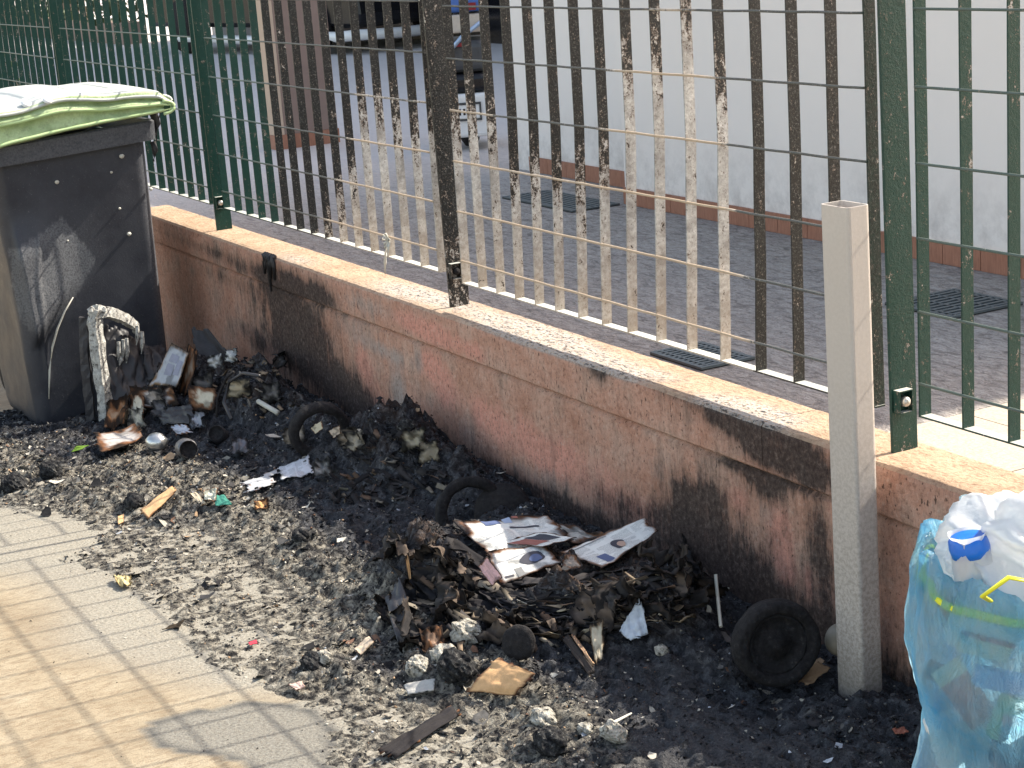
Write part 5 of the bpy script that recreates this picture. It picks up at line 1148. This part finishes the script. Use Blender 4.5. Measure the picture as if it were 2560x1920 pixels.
for i, (lb_, x, y, r, mt) in enumerate([('crusty white ash lump in the sun right of the brown page ruffle', 1010, 1378, .045, M_ALUMP), ('crusty white ash lump left of the dark round disc', 960, 1425, .035, M_ALUMP), ('crusty ash lump under the grey board scrap', 905, 1450, .035, M_ALUMP),
    ('grey-green charred lump behind the orange cardboard', 985, 1450, .05, M_CLUMP), ('whitish ash lump on the sunlit edge near the bottom', 1175, 1560, .032, M_ALUMP), ('dark lump between white ash near the bottom edge', 1190, 1610, .04, M_CLUMP), ('white ash lump on the boundary of the wall shadow', 1325, 1590, .030, M_ALUMP),
    ('pale rounded ash lump at the far left of the ash', 110, 1022, .045, M_CLUMP), ('black crumbling lump at the far left edge', 30, 1055, .05, M_CLUMP), ('black ash lump left of the black slope', 290, 1090, .035, M_CLUMP), ('peaked black lump on top of the page mound', 878, 925, .03, M_CLUMP), ('dark lump at the sunlit tip of the black slope', 650, 1165, .03, M_CLUMP),
    ('char lump left of the cream chip', 675, 1440, .035, M_CLUMP), ('ash-white lump beside the char lump', 700, 1425, .022, M_ALUMP), ('bluish ash lump in the shade below the splinters', 1265, 1580, .02, M_ALUMP), ('white speckled ash lump in the shade above the dark crack', 1430, 1320+90, .018, M_ALUMP)]):
    lump(lb_, x, y, r, mt, 100+i*7)

# ------------------------------------------------------------------ countless small flakes and crumbs
def scatter(name, N, kind, seed, label, szr, thresh=.0):
    rs = np.random.RandomState(seed); P_ = []
    M_ = N*6; x = rs.uniform(-4.0, 3.4, M_); y = rs.uniform(-2.2, -.11, M_)
    ii = np.clip(((x+4.6)/.008).astype(int), 0, len(gx)-1); jj = np.clip(((y+2.3)/.008).astype(int), 0, len(gy)-1)
    vis = ((x-CAM[0])*D_[0]+(y-CAM[1])*D_[1] > 0)
    w_ = mN[ii, jj]*(.35+.65*mT[ii, jj])*(1-.55*smooth_r[ii, jj]*(y > -.75)); w_ = np.where(mN[ii, jj] < .3, .012, w_)
    ok = (rs.rand(M_) < w_) & vis; x = x[ok][:N]; y = y[ok][:N]; ii = ii[ok][:N]; jj = jj[ok][:N]; n = len(x)
    z = np.maximum(H[ii, jj], 0)+G(x); pl_ = pale[ii, jj]
    s = rs.uniform(0, 1, n)**2.2*(szr[1]-szr[0])+szr[0]; s = np.where(mN[ii, jj] < .3, s*.5, s)
    nr = np.stack([rs.normal(0, .45, n), rs.normal(0, .45, n), np.ones(n)], -1); nr /= np.linalg.norm(nr, axis=1)[:, None]
    t = rs.normal(0, 1, (n, 3)); t -= nr*(t*nr).sum(1)[:, None]; t /= np.linalg.norm(t, axis=1)[:, None]; bt = np.cross(nr, t)
    c0 = np.stack([x, y, z+s*.18], -1)
    r_ = rs.rand(n)
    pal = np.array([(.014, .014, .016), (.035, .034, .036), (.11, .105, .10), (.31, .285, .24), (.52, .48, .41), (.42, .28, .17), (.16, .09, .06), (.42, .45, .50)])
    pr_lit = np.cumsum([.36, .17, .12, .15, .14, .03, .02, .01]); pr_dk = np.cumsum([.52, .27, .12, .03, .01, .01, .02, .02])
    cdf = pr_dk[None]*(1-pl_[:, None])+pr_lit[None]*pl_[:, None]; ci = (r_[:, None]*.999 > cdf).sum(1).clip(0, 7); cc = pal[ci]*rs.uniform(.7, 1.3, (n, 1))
    if kind == 'flake':
        asp = rs.uniform(.25, .9, n)[:, None]; cu = rs.uniform(-.1, .5, n)[:, None]*s[:, None]; S = s[:, None]
        V = np.stack([c0-t*S-bt*S*asp+nr*cu, c0-t*S*rs.uniform(.6, 1, (n, 1))+bt*S*asp*.7+nr*cu, c0-bt*S*asp*.9, c0+bt*S*asp, c0+t*S*rs.uniform(.4, 1, (n, 1))-bt*S*asp*.5+nr*cu*.8, c0+t*S+bt*S*asp*.4+nr*cu], 1)
        b_ = np.arange(n)[:, None]*6; Fc = np.concatenate([b_+np.array([[0, 2, 3, 1]]), b_+np.array([[2, 4, 5, 3]])]); k = 6
    else:
        S = s[:, None]*.6; J = lambda: rs.uniform(.6, 1.3, (n, 1))
        V = np.stack([c0-t*S*J(), c0+bt*S*J()*.8, c0+t*S*J(), c0-bt*S*J()*.8, c0+nr*S*J()*.8, c0-nr*S*J()*.5], 1); b_ = np.arange(n)[:, None]*6
        Fc = np.concatenate([b_+np.array([f]) for f in ([0, 1, 4], [1, 2, 4], [2, 3, 4], [3, 0, 4], [1, 0, 5], [2, 1, 5], [3, 2, 5], [0, 3, 5])]); k = 6
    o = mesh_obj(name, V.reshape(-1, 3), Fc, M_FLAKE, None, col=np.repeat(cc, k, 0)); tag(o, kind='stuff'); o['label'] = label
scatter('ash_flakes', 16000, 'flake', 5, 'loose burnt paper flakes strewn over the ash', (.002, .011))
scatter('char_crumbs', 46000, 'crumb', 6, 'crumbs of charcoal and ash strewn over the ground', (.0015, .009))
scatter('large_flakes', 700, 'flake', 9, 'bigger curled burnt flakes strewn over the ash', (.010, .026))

# ------------------------------------------------------------------ blue rubbish bag
M = NM('blue_bag_film', .3, spec=.5); P = M.obj(); n1 = M.noise(P, 7, 4, .6); n2 = M.noise(M.mapv(P, (30, 30, 7), rot=(.4, .3, 0)), 1., 4, .6)
cb = M.ramp(n1, [(.35, (.12, .58, .95)), (.5, (.45, .79, .98)), (.7, (.84, .94, .99))])
n6 = M.noise(M.mapv(P, (22, 22, 5), rot=(.5, .9, 0)), 1., 6, .7, 1.); nr = M.bump(M.ma('ADD', M.ma('ADD', n2, n1), M.ma('MULTIPLY', M.ma('ABSOLUTE', M.ma('SUBTRACT', n6, .5)), -5.)), 1., .014)
df = M.n('ShaderNodeBsdfDiffuse'); M.l(cb, df.inputs[0]); M.l(nr, df.inputs[2])
tl = M.n('ShaderNodeBsdfTranslucent'); M.l(cb, tl.inputs[0]); M.l(nr, tl.inputs[1])
tr = M.n('ShaderNodeBsdfTransparent'); tr.inputs[0].default_value = (.66, .88, 1., 1)
gl = M.n('ShaderNodeBsdfGlossy'); gl.inputs['Roughness'].default_value = .25; M.l(nr, gl.inputs['Normal'])
def mixs(M, f, a, b): x = M.n('ShaderNodeMixShader'); M.setin(x.inputs[0], f); M.l(a, x.inputs[1]); M.l(b, x.inputs[2]); return x.outputs[0]
s_1 = mixs(M, .78, df.outputs[0], tl.outputs[0]); s_2 = mixs(M, M.ramp(n1, [(.35, .26), (.65, .52)]), s_1, tr.outputs[0]); s_3 = mixs(M, .10, s_2, gl.outputs[0]); M.l(s_3, M.out.inputs[0]); M_BAG = M.m
M = NM('white_bag_film', .4); P = M.obj(); n1 = M.noise(P, 20, 4); df = M.n('ShaderNodeBsdfDiffuse'); df.inputs[0].default_value = (.75, .76, .78, 1); tl = M.n('ShaderNodeBsdfTranslucent'); tl.inputs[0].default_value = (.75, .77, .80, 1)
tr = M.n('ShaderNodeBsdfTransparent'); nr = M.bump(n1, .8, .008); M.l(nr, df.inputs[2]); gl = M.n('ShaderNodeBsdfGlossy'); gl.inputs['Roughness'].default_value = .3; M.l(nr, gl.inputs['Normal'])
s_3 = mixs(M, .1, mixs(M, .15, mixs(M, .5, df.outputs[0], tl.outputs[0]), tr.outputs[0]), gl.outputs[0]); M.l(s_3, M.out.inputs[0]); M_WBAG = M.m
BC = np.array([2.93, -.445, 0.])
bg_ = thing('rubbish_bag', 'translucent blue rubbish bag with yellow drawstring, full of packaging, at the right edge', 'rubbish bag', tuple(BC))
nt_, nz2 = 160, 90; V = np.zeros((nz2, nt_, 3))
TH_ = np.linspace(0, 2*math.pi, nt_, endpoint=False)
for i in range(nz2):
    t = i/(nz2-1); z = .62*t
    r0 = np.interp(t, [0, .04, .12, .3, .48, .55, .75, .9, .97, 1], [.14, .20, .22, .215, .20, .198, .22, .215, .20, .195])
    cxn, cyn = np.cos(TH_), np.sin(TH_)
    big = .030*(fbm(cxn*1.8+5, cyn*1.8+z*5, 3, 71)-.5); fold = .013*(np.abs(fbm(cxn*5+z*1.2*3, cyn*5-z*3, 3, 73)-.5)*2) ; fine = .006*(fbm(cxn*16+z*14, cyn*16-z*9, 3, 75)-.5) + .007*np.abs(fbm(cxn*9+z*8, cyn*9-z*11, 3, 79)-.5)*2
    pl2 = .006*np.sin(TH_*38+3*np.sin(TH_*5))*sstep(.75, .98, t)
    r = r0+big*2-fold+fine+pl2
    dz_ = .018*sstep(.8, 1, t)*(np.cos(TH_-2.6)) + .012*sstep(.85, 1, t)*np.sin(TH_*9)
    V[i, :, 0] = r*cxn; V[i, :, 1] = r*cyn*.95; V[i, :, 2] = z+dz_+.004
V = np.concatenate([V, V[-1:]*np.array([.93, .93, 1])+np.array([0, 0, .006]), V[-1:]*np.array([.86, .86, 1])-np.array([0, 0, .03]), V[-1:]*np.array([.80, .80, 1])-np.array([0, 0, .07])], 0)
m_ = V.shape[0]; Fc = [(i*nt_+k, i*nt_+(k+1) % nt_, (i+1)*nt_+(k+1) % nt_, (i+1)*nt_+k) for i in range(m_-1) for k in range(nt_)]; Fc.append(tuple(range(nt_-1, -1, -1)))
mesh_obj('film', V.reshape(-1, 3), Fc, M_BAG, bg_, smooth=True)
ds = [V[nz2-7, k]*np.array([.93, .93, 1]) for k in range(0, nt_, 4)]; ds.append(ds[0])
MB().tube(ds, .007, 6, flat=1., cap=False).build('drawstring', M_YEL, bg_, smooth=True)
k0 = int(nt_*.83)
MB().tube([V[nz2-4, k0]*1.02, V[nz2-8, k0]*1.10, V[nz2-7, k0+4]*1.16, V[nz2-3, k0+8]*1.10, V[nz2-1, k0+8]*1.0], .006, 6, flat=.5).build('drawstring_loop', M_YEL, bg_, smooth=True)
for k in range(7):    # long creases pinched in the film
    a0 = random.uniform(2.4, 5.6); pts = []
    for t in np.linspace(0, 1, 14):
        i = int((.08+.8*t)*nz2); kk = int(((a0+(.35*t if k % 2 else -.25*t)+.05*math.sin(t*9+k))/(2*math.pi))*nt_) % nt_; pts.append(V[i, kk]*np.array([1.008, 1.008, 1]))
    MB().tube(pts, .0022, 6).build('crease', M_BAG, bg_, smooth=True)
# white carrier bag bulging from the top
wc = BC+np.array([-.01, -.04, .605]); wbg = thing('carrier_bag', 'crumpled white carrier bag bulging out of the blue bag', 'carrier bag', tuple(wc))
bmz = bmesh.new(); bmesh.ops.create_icosphere(bmz, subdivisions=5, radius=1); V = np.array([v.co for v in bmz.verts]); Fc = [[v.index for v in f.verts] for f in bmz.faces]; bmz.free()
nn_ = np.abs(fbm(V[:, 0]*1.5+V[:, 2]*.9+9, V[:, 1]*1.6+V[:, 2]*1.1, 3, 91, .5)-.5)*2; V = V*(1.08-.62*nn_+.25*sstep(.3, 1, V[:, 2])*np.sin(V[:, 0]*5))[:, None]
pk = sstep(.5, 1, V[:, 2])*.0
mesh_obj('film', V*np.array([.145, .13, .105])+np.array([.02, .02, .01]), Fc, M_WBAG, wbg, smooth=True)
cpos = aty(2097, 1195, -.58); cu = thing('plastic_cup', 'crinkled clear cup with vivid blue inside, poking from the blue bag', 'cup', tuple(cpos), (.1, -.12, 0))
MB().lathe([(.030, -.07), (.034, -.04), (.030, .005), (.027, .022), (.032, .034)], 26, wob=.22).build('wall', M_WBAG, cu, smooth=True)
MB().lathe([(.0, -.004), (.030, -.003), (.0320, .010), (.0300, .024), (.026, .030), (.0, .020)], 22, wob=.10).build('blue_lining', flatm('vivid_blue', (.01, .14, .60), .3), cu, smooth=True)
def inbag(name, label, cat, px, py, Y, w, h, d, rot, mat, mat2=None):
    q = ray(px, py); q2_ = q[:2]; oc = CAM[:2]-BC[:2]; A2 = q2_@q2_; B2 = oc@q2_; t0 = -B2/A2
    rad = .186-max(w, .05)*.5-.012; off = math.sqrt(max(0, rad**2-((oc+q2_*t0)@(oc+q2_*t0)))) if (oc+q2_*t0)@(oc+q2_*t0) < rad**2 else 0
    p = CAM+q*(t0-off/math.sqrt(A2)-0*Y); c_ = p[:2]-BC[:2]; n_c = np.linalg.norm(c_)
    if n_c > rad: p[:2] = BC[:2]+c_*rad/n_c
    p = p+(0, 0, 0); t = thing(name, label, cat, tuple(p), rot)
    MB().box(-w/2, w/2, -d/2, d/2, -h/2, h/2).build('panel', mat, t, bevel=.003)
    if mat2: MB().box(-w/2-.001, w/2+.001, -d/2-.001, d/2+.001, h*.36, h/2+.001).build('cream_edge', mat2, t)
f_p = flatm('red_pink_packaging', (.42, .10, .10)); f_c = flatm('cream_packaging', (.60, .52, .36)); f_g = flatm('green_packaging', (.14, .30, .08)); f_b = flatm('blue_packaging', (.02, .22, .50)); f_d = flatm('dark_packaging', (.05, .05, .09)); f_w = flatm('white_packaging', (.66, .66, .64))
inbag('food_packet', 'red striped packet with cream end, slanting low inside the blue bag', 'packet', 2085, 1500, -.585, .050, .115, .02, (.1, -.55, 1.1), f_p, f_c)
inbag('food_packet', 'cream and red packet near the middle of the blue bag', 'packet', 2125, 1395, -.58, .085, .035, .02, (.1, .35, 1.1), f_c, f_p)
inbag('food_packet', 'small cream square label high inside the blue bag', 'packet', 2050, 1310, -.575, .030, .055, .012, (0, -.5, 1.1), f_p, f_c)
inbag('blue_wrapper', 'bright blue wrapper low inside the blue bag', 'wrapper', 2165, 1470, -.57, .09, .03, .03, (0, .3, 1.1), f_b)
inbag('green_wrapper', 'green wrapper low at the right inside the blue bag', 'wrapper', 2200, 1560, -.55, .08, .07, .03, (0, .4, 1.1), f_g)
inbag('dark_box', 'dark slanted strip across the left of the blue bag', 'box', 2025, 1465, -.58, .09, .03, .02, (0, .5, 1.1), f_d)
inbag('white_tray', 'white tray filling the middle of the blue bag', 'tray', 2130, 1350, -.50, .11, .08, .04, (.2, .3, 1.1), f_w)
inbag('white_tray', 'white tray near the bottom of the blue bag', 'tray', 2080, 1600, -.50, .10, .11, .04, (.2, -.3, 1.1), f_w)
inbag('dark_box', 'dark red and black box at the lower right inside the blue bag', 'box', 2205, 1600, -.52, .08, .09, .04, (0, .2, 1.1), f_d, f_p)
